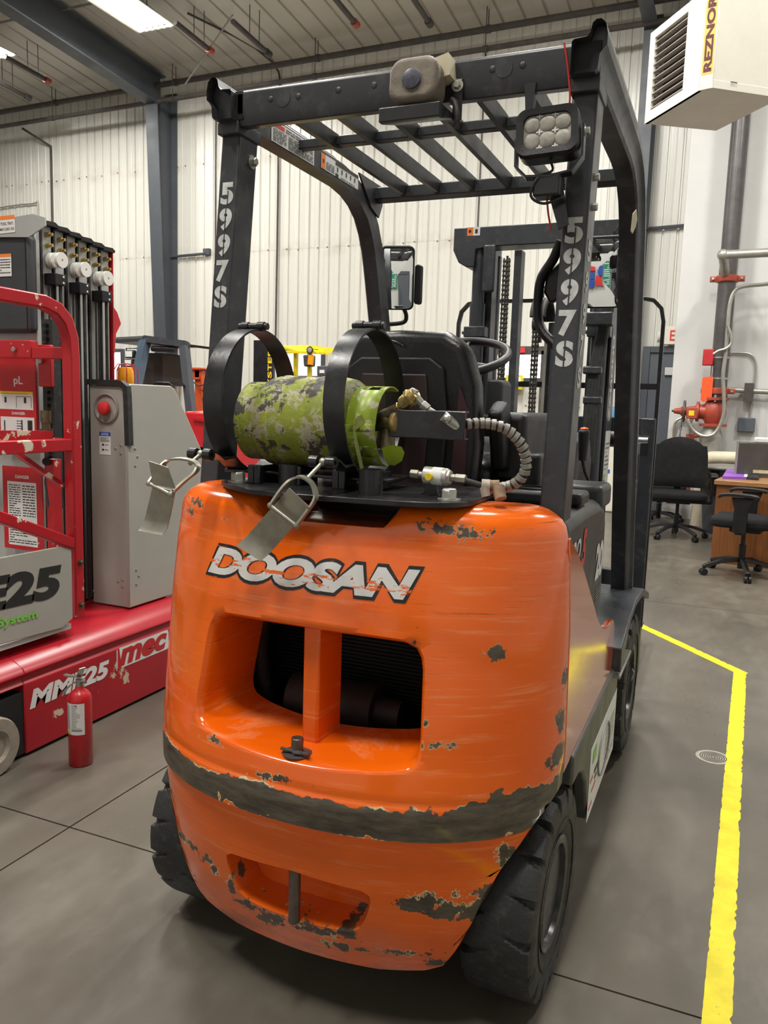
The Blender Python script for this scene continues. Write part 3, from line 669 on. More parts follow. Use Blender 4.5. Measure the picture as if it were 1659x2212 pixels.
put_text(M(), '20', (.4685, .735, .870), (0, 1, .0), (0, 0, 1), .125, .098, .001, bold=.055).build('lettering', 'white', hR)
put_text(M(), 'PRO', (.4685, .335, .975), (0, 1, 0), (0, 0, 1), .14, .05, .001, bold=.03, shear=.25).build('lettering', 'white', hR)
put_text(M(), '5', (.4685, .49, .945), (0, 1, 0), (0, 0, 1), .065, .092, .001, bold=.05, shear=.25).build('lettering', 'redink', hR)
mm = M()
for k in range(14): mm.add([(.4692, .765, .845-.0085*k), (.4692, .86, .845-.0085*k), (.4692, .86, .841-.0085*k), (.4692, .765, .841-.0085*k)], [(0, 1, 2, 3)])
mm.build('small_print', 'midink', hR, kind='stuff')
# banner sticker on the skirt
st = sticker(FL, (.4975, .675, .24), (0, 1, 0), (0, 0, 1), .52, .20, 'white', [('midink', lines(.56, .95, .10, .75, 9, .4, 4)), ('redink', [(.03, .12, .14, .16), (.10, .30, .24, .34), (.03, .50, .12, .54)]), ('greenink', [(.08, .72, .2, .9)]), ('ink', [(.16, .5, .3, .56), (.18, .4, .26, .44)])], name='banner_sticker')
rg = M(); pts = [(.50, .935+.11*math.cos(a)*1.0, .345+.07*math.sin(a)) for a in [2*PI*i/40 for i in range(40)]]; rg.tube(pts, .0035, 6, True); rg.build('ring_logo', 'midink', st)
# fenders over the front wheels
for sx in (1, -1):
    Fp = [(1.09, .54), (1.09, .60), (1.25, .645), (1.45, .675), (1.72, .66), (1.95, .60), (2.0, .585), (2.0, .56), (1.72, .635), (1.45, .65), (1.27, .62), (1.15, .54), (1.12, .525), (1.09, .525)]
    M().prism(Fp, 'x', sx*.33, sx*.515).build('front_fender', 'frame', FL, bev=.004)
# ---- wheels
def wheel(name, cx, cy, r, w_, rim_r, steer, lugs, seed=0, flip=1):
    loc = Vector((cx, cy, r)); rot = Matrix.Translation(loc) @ Matrix.Rotation(steer, 4, 'Z')
    h = w_/2; m = M()
    K = 18; n = lugs*K; tw = [.15, .3, .45, .6, .72, .84, .93]
    base = [(rim_r+.004, .80), (rim_r+.03, .95), (r*.76, 1.0), (r*.86, 1.0), (r*.925, .985)]
    prof = [(-h*f, rad) for rad, f in base]+[(-h*f, r*(1-.03*max(0, f-.6)**2*6)) for f in tw[::-1]]+[(0, r)]+[(h*f, r*(1-.03*max(0, f-.6)**2*6)) for f in tw]+[(h*f, rad) for rad, f in base[::-1]]
    L = len(prof); vs = []
    for i in range(n):
        a = 2*PI*i/n
        for j, (t, rad) in enumerate(prof):
            f = abs(t)/h; ph = (i/K + (.5 if t < 0 else 0) + f*.34) % 1
            if 3 <= j <= L-4 and f > .28:
                wd_ = .05+.20*(f-.28)/.72
                if ph < wd_: rad -= r*.085*min(1, (f-.2)*1.7)
            vs.append(rot @ Vector((t, math.sin(a)*rad, math.cos(a)*rad)))
    m.add(vs, [(i*L+j, i*L+j+1, ((i+1) % n)*L+j+1, ((i+1) % n)*L+j) for i in range(n) for j in range(L-1)])
    ty = m.build('tyre', 'rubber', FL, smooth=42)
    ax = (rot.to_3x3() @ Vector((flip, 0, 0))); o = loc
    k = rim_r
    rm = M().lathe(o, ax, [(k+.012, h*.80), (k+.014, h*.93), (k+.006, h*.97), (k-.006, h*.93), (k-.012, h*.60), (k-.028, h*.25), (k*.62, h*.18), (k*.45, h*.30), (k*.40, h*.62), (k*.30, h*.70), (0, h*.70)], 40)
    rm.lathe(o, -ax, [(k+.012, h*.80), (k+.014, h*.93), (k-.006, h*.93), (k-.03, h*.3), (0, h*.3)], 40)
    ro = rm.build('rim', 'rim', ty)
    e = ax.orthogonal().normalized(); g = ax.cross(e)
    for q in range(6):
        a = 2*PI*q/6; c = o+ax*h*.20+(e*math.cos(a)+g*math.sin(a))*k*.53
        hexbolt(M(), c, ax, .011, .016).build('wheel_nut', 'rim', ty)
    # embossed sidewall lettering blocks
    sw_ = M().lathe(o, ax, [(r*.70, h*.985), (r*.70, h*1.015), (r*.715, h*1.015), (r*.715, h*.985)], 60, True); sw_.build('sidewall_ridge', 'rubber', ty)
    return ty
wheel('w', .408, .352, .230, .156, .112, math.radians(-2), 17, 1)
wheel('w', -.392, .352, .230, .156, .112, math.radians(-2), 17, 2, -1)
wheel('w', .395, 1.80, .268, .19, .135, 0, 15, 3)
wheel('w', -.395, 1.80, .268, .19, .135, 0, 15, 4, -1)
M().cb((.497, 1.70, .33), (.002, .04, .035), (0, .2, .3)).build('wheel_tag', 'white', FL)
M().bx(-.32, .32, .28, .41, .16, .30).cyl((-.34, .345, .23), (.34, .345, .23), .03).build('steer_axle', 'zone', FL)
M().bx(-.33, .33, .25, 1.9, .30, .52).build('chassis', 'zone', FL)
M().bx(-.30, .30, 1.0, 1.75, .52, .60).build('floor_plate', 'rubber', FL)
# ---- overhead guard
GP = [(.36, 2.018), (.7, 2.018), (.98, 2.016), (1.06, 2.006), (1.13, 1.985), (1.19, 1.95), (1.235, 1.90), (1.27, 1.84), (1.30, 1.76), (1.335, 1.65), (1.39, 1.48), (1.45, 1.31), (1.51, 1.14), (1.57, .96), (1.64, .78), (1.695, .63)]
def guard_side(sx):
    # section in (up, side): box with a raised rib on the outer edge; up follows the path normal
    w_ = .053; pf = [(-.036, -w_/2), (.026, -w_/2), (.030, -w_/2+.004), (.032, .004), (.040, .010), (.056, .013), (.062, .020), (.062, .030), (.052, .040), (.032, .044), (.012, .044), (.004, .036), (-.004, .030), (-.030, .028), (-.036, .022)]
    pts = [(0, y, z) for y, z in GP]; path = [Vector((sx*.431, y, z)) for y, z in GP]
    vs = []; n = len(pf); N = len(path)
    for i, p in enumerate(path):
        a = path[max(0, i-1)]; b = path[min(N-1, i+1)]; t = (b-a).normalized(); nu = Vector((0, -t.z, t.y)); th = 1.0 if i < 3 else 1.0+.15*min(1, (i-3)/5)
        k = 1 if i < 5 else max(.45, 1-(i-5)*.12)
        for q, r_ in pf:
            qq = q if q < .033 else .033+(q-.033)*k
            vs.append(p+nu*qq*th+Vector((sx*r_, 0, 0)))
    m = M().add(vs, [(i*n+j, i*n+(j+1) % n, (i+1)*n+(j+1) % n, (i+1)*n+j) for i in range(N-1) for j in range(n)]+[tuple(range((N-1)*n, N*n))])
    # dark recess just inside the open rear end
    ins = [V(sx*.433, path[0].y+.03, 2.02)+V(sx*r_*.96-sx*.001, 0, q*.95) for q, r_ in pf]; m.add(ins, [tuple(range(n))])
    return m
for sx in (-1, 1):
    g_ = guard_side(sx); o = g_.build('guard_side_beam', 'guard', FL, smooth=38)
    M().bx(sx*.4-.012 if sx < 0 else sx*.4-.0, sx*.46+.0 if sx > 0 else sx*.4+.012, .385, .39, 1.985, 2.05).build('beam_throat', 'zone', FL)
    # rear pillar, leaning forward to the top
    yb, yt = .255, .400
    pil = M().add([V(sx*xx, yy+dy, zz) for zz, yy in ((.60, yb), (1.965, yt)) for xx, dy in ((.404, 0), (.457, 0), (.457, .083), (.404, .083))],
                  [(0, 1, 5, 4), (1, 2, 6, 5), (2, 3, 7, 6), (3, 0, 4, 7), (4, 5, 6, 7), (0, 3, 2, 1)]).build('guard_rear_pillar', 'guard', FL, bev=.005, seg=3)
    M().bx(min(sx*.400, sx*.461), max(sx*.400, sx*.461), .385, .49, 1.955, 1.985).build('pillar_cap', 'guard', FL, bev=.003)
    def ppt(xs, z, off=.0006): return Vector((xs, yb+(yt-yb)*(z-.60)/1.365-off, z))
    # stencilled numerals down the rear face
    nm = '5997S'; zt = 1.842 if sx < 0 else 1.706; xc = sx*.4305; hh = .054; st = .0632
    for k, ch in enumerate(nm):
        z0 = zt-k*st-hh; vs, fs = text_fit(ch, .0365, hh, bold=.045); a0, a1 = .0, .0
        tm = M().add([ppt(xc-.018+a, z0+b, .0007) for a, b in vs], fs); tm.build('stencil_digit', 'stencil', pil, smooth=180)
        br = M()
        if ch in '59S':
            xx = xc+(.000 if ch != '5' else .003)
            br.add([ppt(xx-.0016, z0-.001, .0012), ppt(xx+.0016, z0-.001, .0012), ppt(xx+.0016, z0+hh*(1.01 if ch != '5' else .62), .0012), ppt(xx-.0016, z0+hh*(1.01 if ch != '5' else .62), .0012)], [(0, 1, 2, 3)])
            br.build('stencil_bridge', 'guard', pil, smooth=180)
    if sx > 0:
        nz = 1.72
        for k, ch in enumerate(nm):
            vs, fs = text_fit(ch, .038, .046, bold=.045); z0 = nz-.10-k*.066
            def sp(a, b): z = z0+b; return Vector((.4578, yb+(yt-yb)*(z-.60)/1.365+.022+a, z))
            M().add([sp(a, b) for a, b in vs], fs).build('stencil_digit', 'stencil', pil, smooth=180)
        for zz in (1.795, 1.735): hexbolt(M(), (.457, .42, zz), (1, 0, 0), .008, .010, .0).build('bolt', 'steel', pil)
    if sx < 0:
        hexbolt(M(), (-.404, .452, 1.905), (1, 0, 0), .011, .012, .017).build('bolt', 'steel', pil)
# rear cross beam
xb = M().prism([(.385, 1.998), (.385, 2.046), (.392, 2.053), (.425, 2.053), (.43, 2.046), (.43, 1.975), (.395, 1.97)], 'x', -.405, .405).build('guard_rear_beam', 'guard', FL, bev=.003)
for x in (-.31, -.235, -.13, -.04, .235, .30): M().ball((x, .386, 2.022 if x not in (-.235,) else 2.02), .008, 1, .5, 1, 10).build('rivet', 'guard', xb)
for x in (-.275, .26): M().lathe((x, .3855, 2.02), (0, -1, 0), [(0, 0), (.018, 0), (.0185, .002), (0, .0022)], 24).build('plug', 'guard', xb)
M().prism([(1.205, 1.992), (1.205, 2.03), (1.245, 2.03), (1.245, 1.985)], 'x', -.405, .405).build('guard_front_beam', 'guard', FL, bev=.003)
for sx in (-1, 1):
    M().prism([(1.08, 2.045), (1.27, 2.045), (1.272, 1.985), (1.245, 1.94), (1.18, 1.96)], 'x', sx*.405, sx*.399).build('gusset', 'guard', FL)
M().bx(-.405, .405, .690, .72, 2.005, 2.03).build('guard_mid_bar', 'guard', FL, bev=.003)
for k in range(6):
    x = -.295+.118*k; M().prism([(x-.007, 1.997), (x+.007, 1.997), (x+.012, 2.033), (x+.004, 2.038), (x-.006, 2.038), (x-.010, 2.033)], 'y', .40, 1.235).build('guard_slat', 'guard', FL)
# warning labels inside the left beam
sticker(FL, (-.4038, .545, 1.985), (0, 1, 0), (0, 0, 1), .235, .055, 'white', [('redink', [(.03, .72, .28, .92)]), ('ink', lines(.31, .97, .72, .93, 2, .5, 2)+lines(.03, .33, .06, .66, 9, .5, 5)+lines(.37, .65, .06, .66, 9, .5, 6)+lines(.69, .97, .06, .66, 9, .5, 7))], name='warning_label')
sticker(FL, (-.4038, .825, 1.992), (0, 1, 0), (0, 0, 1), .255, .043, 'white', [('orangeink', [(.0, 0, .10, 1)]), ('ink', [(.03, .4, .07, .65)]+lines(.12, .33, .08, .6, 5, .5, 3)+[(.36, .0, .44, .22), (.36, .78, 1, 1)]+[(.40+.12*k, .36, .43+.12*k, .66) for k in range(5)]+lines(.5, .9, .05, .15, 1, .6, 2))], name='warning_label')
# ---- lamps on the rear beam
bc = M().prismf(rrect(-.055, -.048, .055, .045, .03, 6), ((.088, .315, 1.990), (1, 0, 0), (0, .10, 1), (0, -1, .1)), -.045, .02).build('beacon_wrap', pmat('brown_tape_wrap', (.17, .14, .105), .6, 0, .3, 18, .5, 40), FL, bev=.012, seg=4, label='taped-over rear lamp')
M().lathe((.088, .293, 1.988), (0, -1, .1), [(0, 0), (.020, 0), (.021, .003), (.015, .005), (0, .005)], 24).build('lamp_eye', pmat('dim_lens', (.05, .05, .07), .4, 0, .5, 120), bc)
M().prismf([(-.01, 0), (.05, .015), (.055, -.03), (.03, -.035)], ((.10, .36, 2.035), (1, 0, 0), (0, 0, 1), (0, -1, 0)), -.03, .02).build('paper_tape', 'tapepaper', bc)
M().prism([(.285, 1.934), (.385, 1.938), (.385, 1.930), (.30, 1.905), (.285, 1.905)], 'x', .018, .155).build('lamp_bracket', 'black', FL, bev=.002)
M().bx(.150, .172, .378, .384, 1.925, 2.01).build('lamp_bracket_ear', 'black', FL, bev=.003)
hexbolt(M(), (.161, .378, 1.995), (0, -1, 0), .008, .008, .013).build('bolt', 'steel', FL)
M().tube(smoothpath([(.150, .37, 1.965), (.165, .355, 1.95), (.172, .35, 1.925), (.17, .355, 1.90)], 5), .007, 8).build('cable_end', 'rubber', FL)
# work light
wl_o = at(1183, 285, 'y', .30)
fr = ((wl_o.x, wl_o.y, wl_o.z), (.995, .05, .06), (-.06, .12, .99), (0, -1, .12))
hd = M().prismf(rrect(-.062, -.047, .062, .047, .022, 6), fr, -.045, .0).build('work_light', 'black', FL, bev=.006, seg=3, label='square LED work light')
O_ = Vector(fr[0]); uu = Vector(fr[1]).normalized(); nn = Vector(fr[3]).normalized(); vv = Vector(fr[2]).normalized()
outer = rrect(-.062, -.047, .062, .047, .022, 6); inner = rrect(-.047, -.034, .047, .034, .016, 6); q = len(outer)
bm_ = M(); lv = [O_+uu*a+vv*b+nn*.000 for a, b in outer]+[O_+uu*a*.98+vv*b*.98+nn*.011 for a, b in outer]+[O_+uu*a+vv*b+nn*.009 for a, b in inner]+[O_+uu*a+vv*b+nn*.001 for a, b in inner]
bm_.add(lv, [(k*q+i, k*q+(i+1) % q, (k+1)*q+(i+1) % q, (k+1)*q+i) for k in range(3) for i in range(q)]); bm_.build('bezel', 'plastic', hd)
M().prismf(inner, fr, .0005, .003).build('lens', 'lens', hd)
for a in (-.031, 0, .031):
    for b in (-.0165, .0165):
        c = O_+uu*a+vv*b+nn*.003; M().lathe(c, nn, [(.0155, 0), (.0155, .0015), (.012, .003), (.006, .0042), (0, .0045)], 20).build('led_optic', 'lens', hd)
for a in (-.0155, .0155):
    for b in (-.031, 0, .031): M().prismf([(a-.006, b-.0012), (a+.006, b-.0012), (a+.006, b+.0012), (a-.006, b+.0012)], fr, .003, .0046).prismf([(a-.0012, b-.005), (a+.0012, b-.005), (a+.0012, b+.005), (a-.0012, b+.005)], fr, .003, .0047).build('reflector_star', 'white', hd)
# yoke
def Lp(a, b, c): return O_+uu*a+vv*b+nn*c
M().sweep([Lp(-.066, .0, -.02), Lp(-.066, -.055, -.02), Lp(-.045, -.078, -.02), Lp(0, -.083, -.02), Lp(.045, -.078, -.02), Lp(.066, -.05, -.02), Lp(.068, .012, -.02)], [(-.011, -.0022), (.011, -.0022), (.011, .0022), (-.011, .0022)], up=nn).build('yoke', 'black', hd)
hexbolt(M(), Lp(.068, .0, -.02), uu, .0075, .008, .010).build('bolt', 'steel', hd)
M().bx(.355, .41, .30, .345, 1.735, 1.778).build('light_mount', 'black', hd, bev=.004)
M().prismf([(0, 0), (.035, 0), (.055, -.09), (.035, -.10)], ((.37, .335, 1.775), (1, 0, 0), (0, 0, 1), (0, -1, 0)), -.006, .0).build('mount_plate', 'black', hd)
M().tube(smoothpath([Lp(.0, -.045, -.02), Lp(.005, -.065, -.03), Lp(-.02, -.085, -.01), Lp(-.035, -.115, -.02), Lp(-.01, -.13, -.03), Lp(.03, -.12, -.03)], 5), .0028, 6).build('lamp_wire', 'rubber', hd)
M().prismf([(-.012, 0), (.012, 0), (.006, -.075), (-.006, -.075)], ((.318, .385, 1.985), (1, 0, 0), (0, 0, 1), (0, -1, 0)), -.02, .0).build('beam_bracket', 'black', FL)
M().tube(smoothpath([(.385, .38, 2.052), (.392, .382, 2.02), (.398, .384, 1.985), (.402, .386, 1.95), (.401, .39, 1.93)], 4), .0022, 6).build('red_wire', 'redwire', FL)
M().tube(smoothpath([(.401, .39, 1.93), (.395, .395, 1.90), (.38, .40, 1.87), (.37, .40, 1.83)], 4), .002, 6).build('wire', 'rubber', FL)
M().tube(smoothpath([(.376, .335, 1.75), (.380, .345, 1.71), (.385, .36, 1.68)], 4), .0022, 6).build('wire', 'redwire', FL)
# tape rag on the right front pillar and small tab
M().prismf([(0, 0), (.02, .015), (.03, -.01), (.022, -.03), (.006, -.05), (-.004, -.045)], (tuple(at(1366, 462, 'x', .475)), (.3, .95, 0), (0, 0, 1), (.95, -.3, 0)), 0, .002).build('tape_scrap', 'tapepaper', FL)
M().cb(at(1345, 646, 'x', .405), (.003, .03, .035)).build('pink_tab', pmat('faded_tab', (.42, .27, .22), .6), FL)
M().prism([(1.50, 1.21), (1.53, 1.19)], 'x', 0, 0) if False else None
# ---- grab handle on the right pillar (inside), with mirrors
hp = [at(1212, 520, 'y', .40), at(1195, 560, 'y', .41), at(1170, 600, 'y', .42), at(1163, 640, 'y', .42), at(1163, 690, 'y', .42), at(1175, 720, 'y', .41), at(1200, 748, 'y', .40), at(1212, 775, 'y', .40)]
M().sweep(smoothpath(hp, 5), [(.013*math.cos(a), .0105*math.sin(a)) for a in [2*PI*i/12 for i in range(12)]], up=(0, 1, 0)).build('grab_handle', 'plastic', FL)
M().prismf([(0, 0), (.035, .03), (.04, -.05), (.012, -.065), (-.004, -.04)], (tuple(at(1180, 590, 'y', .425)), (1, 0, 0), (0, 0, 1), (0, -1, 0)), -.02, .0).build('handle_web', 'plastic', FL, bev=.005)
def mirror(c, w_, h_, nrm, lab, arm):
    n_ = Vector(nrm).normalized(); u = Vector((0, 0, 1)).cross(n_).normalized(); v = n_.cross(u); fr = (c, u, v, n_)
    o = M().prismf(rrect(-w_/2, -h_/2, w_/2, h_/2, .02, 5), fr, -.018, 0).build('mirror', 'plastic', FL, bev=.005, seg=3, label=lab)
    ol = rrect(-w_/2+.004, -h_/2+.004, w_/2-.004, h_/2-.012, .018, 6); K = 14; n = len(ol); C0 = Vector(c); vs = [C0+n_*.0085]; fs = []; RC = 1.3
    for k in range(1, K+1):
        for a, b in ol: a, b = a*k/K, b*k/K; vs.append(C0+u*a+v*b+n_*(.0085-(a*a+b*b)/(2*RC)))
    fs += [(0, 1+i, 1+(i+1) % n) for i in range(n)]+[(1+(k-1)*n+i, 1+k*n+i, 1+k*n+(i+1) % n, 1+(k-1)*n+(i+1) % n) for k in range(1, K) for i in range(n)]
    M().add(vs, fs).build('mirror_glass', 'mirror', o, smooth=180)
    M().tube(smoothpath(arm, 4), .008, 8).build('mirror_arm', 'plastic', o); return o
c1 = at(857, 600, 'y', 1.40)
mirror(c1, .125, .225, (.24, -1, -.06), 'left rear-view mirror', [c1+V(.02, .018, -.10), c1+V(.03, .03, -.13), c1+V(.02, .03, -.155), (-.42, 1.40, 1.60)])
M().prismf(rrect(-.012, -.07, .012, .07, .01, 4), (tuple(c1+V(.068, .03, -.02)), (1, 0, 0), (0, 0, 1), (0, -1, 0)), -.03, .0).build('mirror_hinge', 'plastic', FL, bev=.004)
c2 = at(1288, 588, 'y', 1.42)
mirror(c2, .17, .23, (.0, -1, -.07), 'right rear-view mirror', [c2+V(.03, .018, -.09), c2+V(.07, .02, -.06), (.42, 1.46, 1.66)])
# ---- propane bracket plate and bolts (bolted on)
pl = M().prism([(-.30, .175), (-.255, .128), (-.16, .066), (-.05, .045), (.16, .065), (.235, .082), (.268, .102), (.285, .12), (.30, .16), (.29, .44), (-.30, .44)], 'z', 1.115, 1.126).build('bracket_plate', 'black', FL, bev=.0015)
for x, y in ((-.255, .175), (.258, .145)):
    b = hexbolt(M(), (x, y, 1.129), (0, 0, 1), .0165, .020, .0).build('bracket_bolt', 'steel', FL, bev=.0012)
    M().cyl((x, y, 1.126), (x, y, 1.129), .023, n=28).build('washer', 'steel', b)
for x, y0, y1 in ((-.12, .19, .30), (-.005, .18, .27), (.075, .16, .28), (-.205, .16, .30)):
    M().bx(x-.016, x+.016, y0, y0+.012, 1.126, 1.168).bx(x-.003, x+.003, y0, y1, 1.126, 1.165).build('bracket_leg', 'black', FL, bev=.002)
M().bx(-.31, .10, .20, .34, 1.145, 1.152).build('cradle_rail', 'black', FL, bev=.002)
M().lathe((.092, .135, 1.126), (0, 0, 1), [(.025, 0), (.025, .052), (.0225, .052), (.0225, .004), (0, .004)], 32).build('bracket_cup', 'black', FL)
M().lathe((-.135, .20, 1.126), (0, 0, 1), [(.026, 0), (.026, .045), (.0, .045)], 28).build('bracket_cup', 'black', FL)
YC, ZC, RB = .27, 1.308, .161
for bi, bx_ in enumerate((-.278, .016)):
    # hoop: a full ring of flat strap
    n = 72; hw_ = .0235
    ring = [(bx_, YC+RB*math.cos(2*PI*i/n), ZC+RB*math.sin(2*PI*i/n)) for i in range(n)]
    hb = M(); vs = []
    for (x, y, z) in ring:
        d = V(0, y-YC, z-ZC).normalized()
        for a, b in ((-hw_, 0), (hw_, 0), (hw_, .0045), (-hw_, .0045)): vs.append(V(x+a, y, z)+d*b)
    hb.add(vs, [(i*4+j, i*4+(j+1) % 4, ((i+1) % n)*4+(j+1) % 4, ((i+1) % n)*4+j) for i in range(n) for j in range(4)])
    band = hb.build('clamp_band', 'black', FL, smooth=30)
    # saddle strap from the bottom of the hoop up to the latch barrel
    arcp = [(bx_, YC+(RB+.006)*math.cos(math.radians(a)), ZC+(RB+.006)*math.sin(math.radians(a))) for a in range(300, 222, -6)]
    arcp += [(bx_, .118, 1.180), (bx_, .095, 1.193), (bx_, .075, 1.199)]
    M().sweep(arcp, [(-.0022, -hw_-.002), (-.0022, hw_+.002), (.0022, hw_+.002), (.0022, -hw_-.002)], up=(0, 0, 1)).build('saddle_strap', 'black', band, smooth=50)
    for s_ in (-1, 1): M().lathe((bx_+s_*.010, .066, 1.192), (s_, 0, 0), [(.005, 0), (.0125, 0), (.0125, .018), (.005, .018)], 20, True).build('latch_barrel', 'black', band)
    M().cyl((bx_-.038, YC, ZC+RB+.011), (bx_+.038, YC, ZC+RB+.011), .008, n=16).cyl((bx_-.030, YC, ZC+RB+.011), (bx_-.012, YC, ZC+RB+.011), .0105, n=16).cyl((bx_+.012, YC, ZC+RB+.011), (bx_+.030, YC, ZC+RB+.011), .0105, n=16).build('band_hinge', 'black', band)
    # latch: eye rod, bow and lever
    if bi == 0:
        pb = [at(404, 1003, 'y', .02), at(322, 1030, 'y', -.02)]; e0 = V(bx_, .066, 1.192); e1 = at(410, 1002, 'y', .025)
        bow = [at(368, 1068, 'y', -.045), at(398, 1040, 'y', -.02), at(423, 1018, 'y', .0), at(426, 1003, 'y', .01), at(410, 994, 'y', .015), at(385, 991, 'y', .01), at(362, 996, 'y', .0), at(345, 1013, 'y', -.02), at(322, 1044, 'y', -.045)]
        lev = [at(330, 1048, 'y', -.045), at(378, 1062, 'y', -.045), at(360, 1152, 'y', -.03), at(308, 1142, 'y', -.03)]; tab = [at(321, 996, 'y', -.055), at(362, 1010, 'y', -.055), at(378, 1056, 'y', -.048), at(330, 1046, 'y', -.048)]
    else:
        e0 = V(bx_, .066, 1.192); e1 = at(662, 1036, 'y', .03)
        bow = [at(584, 1092, 'y', -.015), at(612, 1052, 'y', .0), at(633, 1034, 'y', .015), at(652, 1030, 'y', .02), at(672, 1042, 'y', .02), at(681, 1062, 'y', .015), at(678, 1084, 'y', .005), at(640, 1136, 'y', -.012)]
        lev = [at(624, 1054, 'y', -.008), at(668, 1096, 'y', -.008), at(572, 1208, 'y', .030), at(520, 1174, 'y', .030)]; tab = None
    ey = M().cyl(e0, e1, .0045, n=12).ball(e0, .009, 1, 1, 1, 14).build('eye_bolt', 'latch', band)
    nb = (lev[1]-lev[0]).cross(lev[3]-lev[0]).normalized()
    M().sweep(smoothpath(bow, 5), [(-.006, -.0022), (.006, -.0022), (.006, .0022), (-.006, .0022)], up=nb).build('latch_bow', 'latch', band, smooth=50)
    lm = M(); rows = []
    for k in range(9):
        t = k/8; a = lev[0].lerp(lev[3], t); b = lev[1].lerp(lev[2], t); o_ = nb*(.010*(t > .9) + .004*(t-.5)**2*4*(1 if t > .5 else 0))
        if (nb.y > 0): o_ = -o_
        rows.append((a+o_, b+o_))
    vs = []
    for a, b in rows: vs += [a, b, b+nb*.0025, a+nb*.0025]
    lm.add(vs, [(i*4+j, i*4+(j+1) % 4, (i+1)*4+(j+1) % 4, (i+1)*4+j) for i in range(8) for j in range(4)]+[(0, 1, 2, 3), (32, 33, 34, 35)])
    lm.build('latch_lever', 'latch', band, smooth=40)
    if tab: M().add(tab+[p+nb*.0025 for p in tab], [(0, 1, 2, 3), (4, 5, 6, 7), (0, 1, 5, 4), (1, 2, 6, 5), (2, 3, 7, 6), (3, 0, 4, 7)]).build('latch_tab', 'latch', band)
    pv = bow[0]; M().cyl(bow[0], bow[-1], .0045, n=12).ball(bow[0], .0065, n=10).ball(bow[-1], .0065, n=10).build('latch_pivot', 'latch', band)
# side arm holding the hose elbow
M().bx(.10, .265, .205, .212, 1.243, 1.300).bx(.10, .265, .212, .235, 1.297, 1.301).bx(.10, .265, .212, .235, 1.242, 1.246).build('hose_arm', 'black', FL, bev=.0015)
# ---- propane cylinder lying in the two hoops: its own thing
TK = thing('propane_cylinder', 'small lime green propane cylinder with flaking paint lying in the two black clamp hoops', 'gas bottle', (-.12, .27, 1.16))
def tank_mat():
    t = NT('flaking_green_paint'); n = t.noise(22, 8, .75); n2 = t.noise(60, 6, .7); n3 = t.noise(10, 6, .75)
    g = t.mix(t.ramp(t.noise(4), .35, .65), (.20, .235, .018), (.30, .35, .035)); k = t.ramp(t.math('ADD', n, t.math('MULTIPLY', n2, .35)), .685, .71)
    c = t.mix(k, g, (.40, .36, .25)); c = t.mix(t.ramp(n2, .57, .62, 0, .9), c, (.26, .33, .03)); c = t.mix(t.ramp(t.math('ADD', n3, t.math('MULTIPLY', n2, .3)), .675, .70), c, (.050, .040, .034))
    sx = t.n.new('ShaderNodeSeparateXYZ'); t.l.new(t.P, sx.inputs[0]); c = t.mix(t.math('MULTIPLY', t.ramp(sx.outputs[2], 1.16, 1.22, 1, 0), t.ramp(n2, .35, .6)), c, (.16, .07, .03))
    t.col(c); t.rough(t.ramp(n2, .4, .6, .4, .75)); t.bump(t.math('ADD', n, n2), .5, .003); return t.m
Mt['tank'] = tank_mat()
Mt['collar'] = chipmat('green_collar_paint', (.26, .36, .022), (.46, .41, .28), .57, 34, .38)
zt_, rt_ = 1.263, .104
M().lathe((0, YC, zt_), (1, 0, 0), [(0, -.242), (.055, -.240), (.085, -.230), (.099, -.214), (.104, -.194), (.1045, -.183), (.1065, -.181), (.1065, -.176), (.104, -.174), (.104, -.09), (.1055, -.088), (.1055, -.084), (.104, -.082), (.104, -.035), (.100, -.012), (.086, .008), (.05, .020), (0, .024)], 64).build('tank_body', 'tank', TK, smooth=60)
M().lathe((0, YC, zt_), (1, 0, 0), [(.086, -.270), (.090, -.272), (.090, -.215), (.086, -.215)], 56, True).build('foot_ring', 'tank', TK)
rr_ = .086
# full-height rear half of the collar facing the viewer, and the bent-out flap
cp = [(a, j) for a in range(-52, 100, 4) for j in (0, 1)]
vs = [];  A = list(range(-84, 118, 4))
for a in A:
    r_ = math.radians(a); vs += [V(.005, YC-rr_*math.cos(r_), zt_+rr_*math.sin(r_)), V(.076, YC-rr_*math.cos(r_), zt_+rr_*math.sin(r_))]
hm = M(); Q = []
for k in range(len(A)-1):
    a = A[k]+2
    segs = [(0, 1)]
    if 62 < a < 84: segs = [(0, .42), (.80, 1)]
    if -10 < a < 4: segs = [(0, .33), (.52, 1)]
    if -48 < a < -26: segs = [(0, .30), (.55, 1)]
    for s0, s1 in segs:
        p0, p1, p2, p3 = vs[2*k], vs[2*k+1], vs[2*k+3], vs[2*k+2]
        hm.add([p0.lerp(p1, s0), p0.lerp(p1, s1), p3.lerp(p2, s1), p3.lerp(p2, s0)], [(0, 1, 2, 3)])
h2 = hm.build('collar_guard', 'collar', TK, smooth=60, weld=True); sdm = h2.modifiers.new('t', 'SOLIDIFY'); sdm.thickness = .003
fp = [at(825, 968, 'y', .18), at(850, 962, 'y', .18), at(868, 966, 'y', .19), at(874, 978, 'y', .20), at(868, 996, 'y', .21), at(852, 1006, 'y', .215), at(838, 1004, 'y', .215), at(828, 985, 'y', .20)]
nf = V(.2, -1, .5).normalized()*.002
M().add(fp+[p+nf for p in fp], [tuple(range(8)), tuple(range(8, 16))]+[(i, (i+1) % 8, 8+(i+1) % 8, 8+i) for i in range(8)]).build('bent_flap', pmat('lime_paint', (.42, .58, .03), .35, 0, .1, 20), TK)
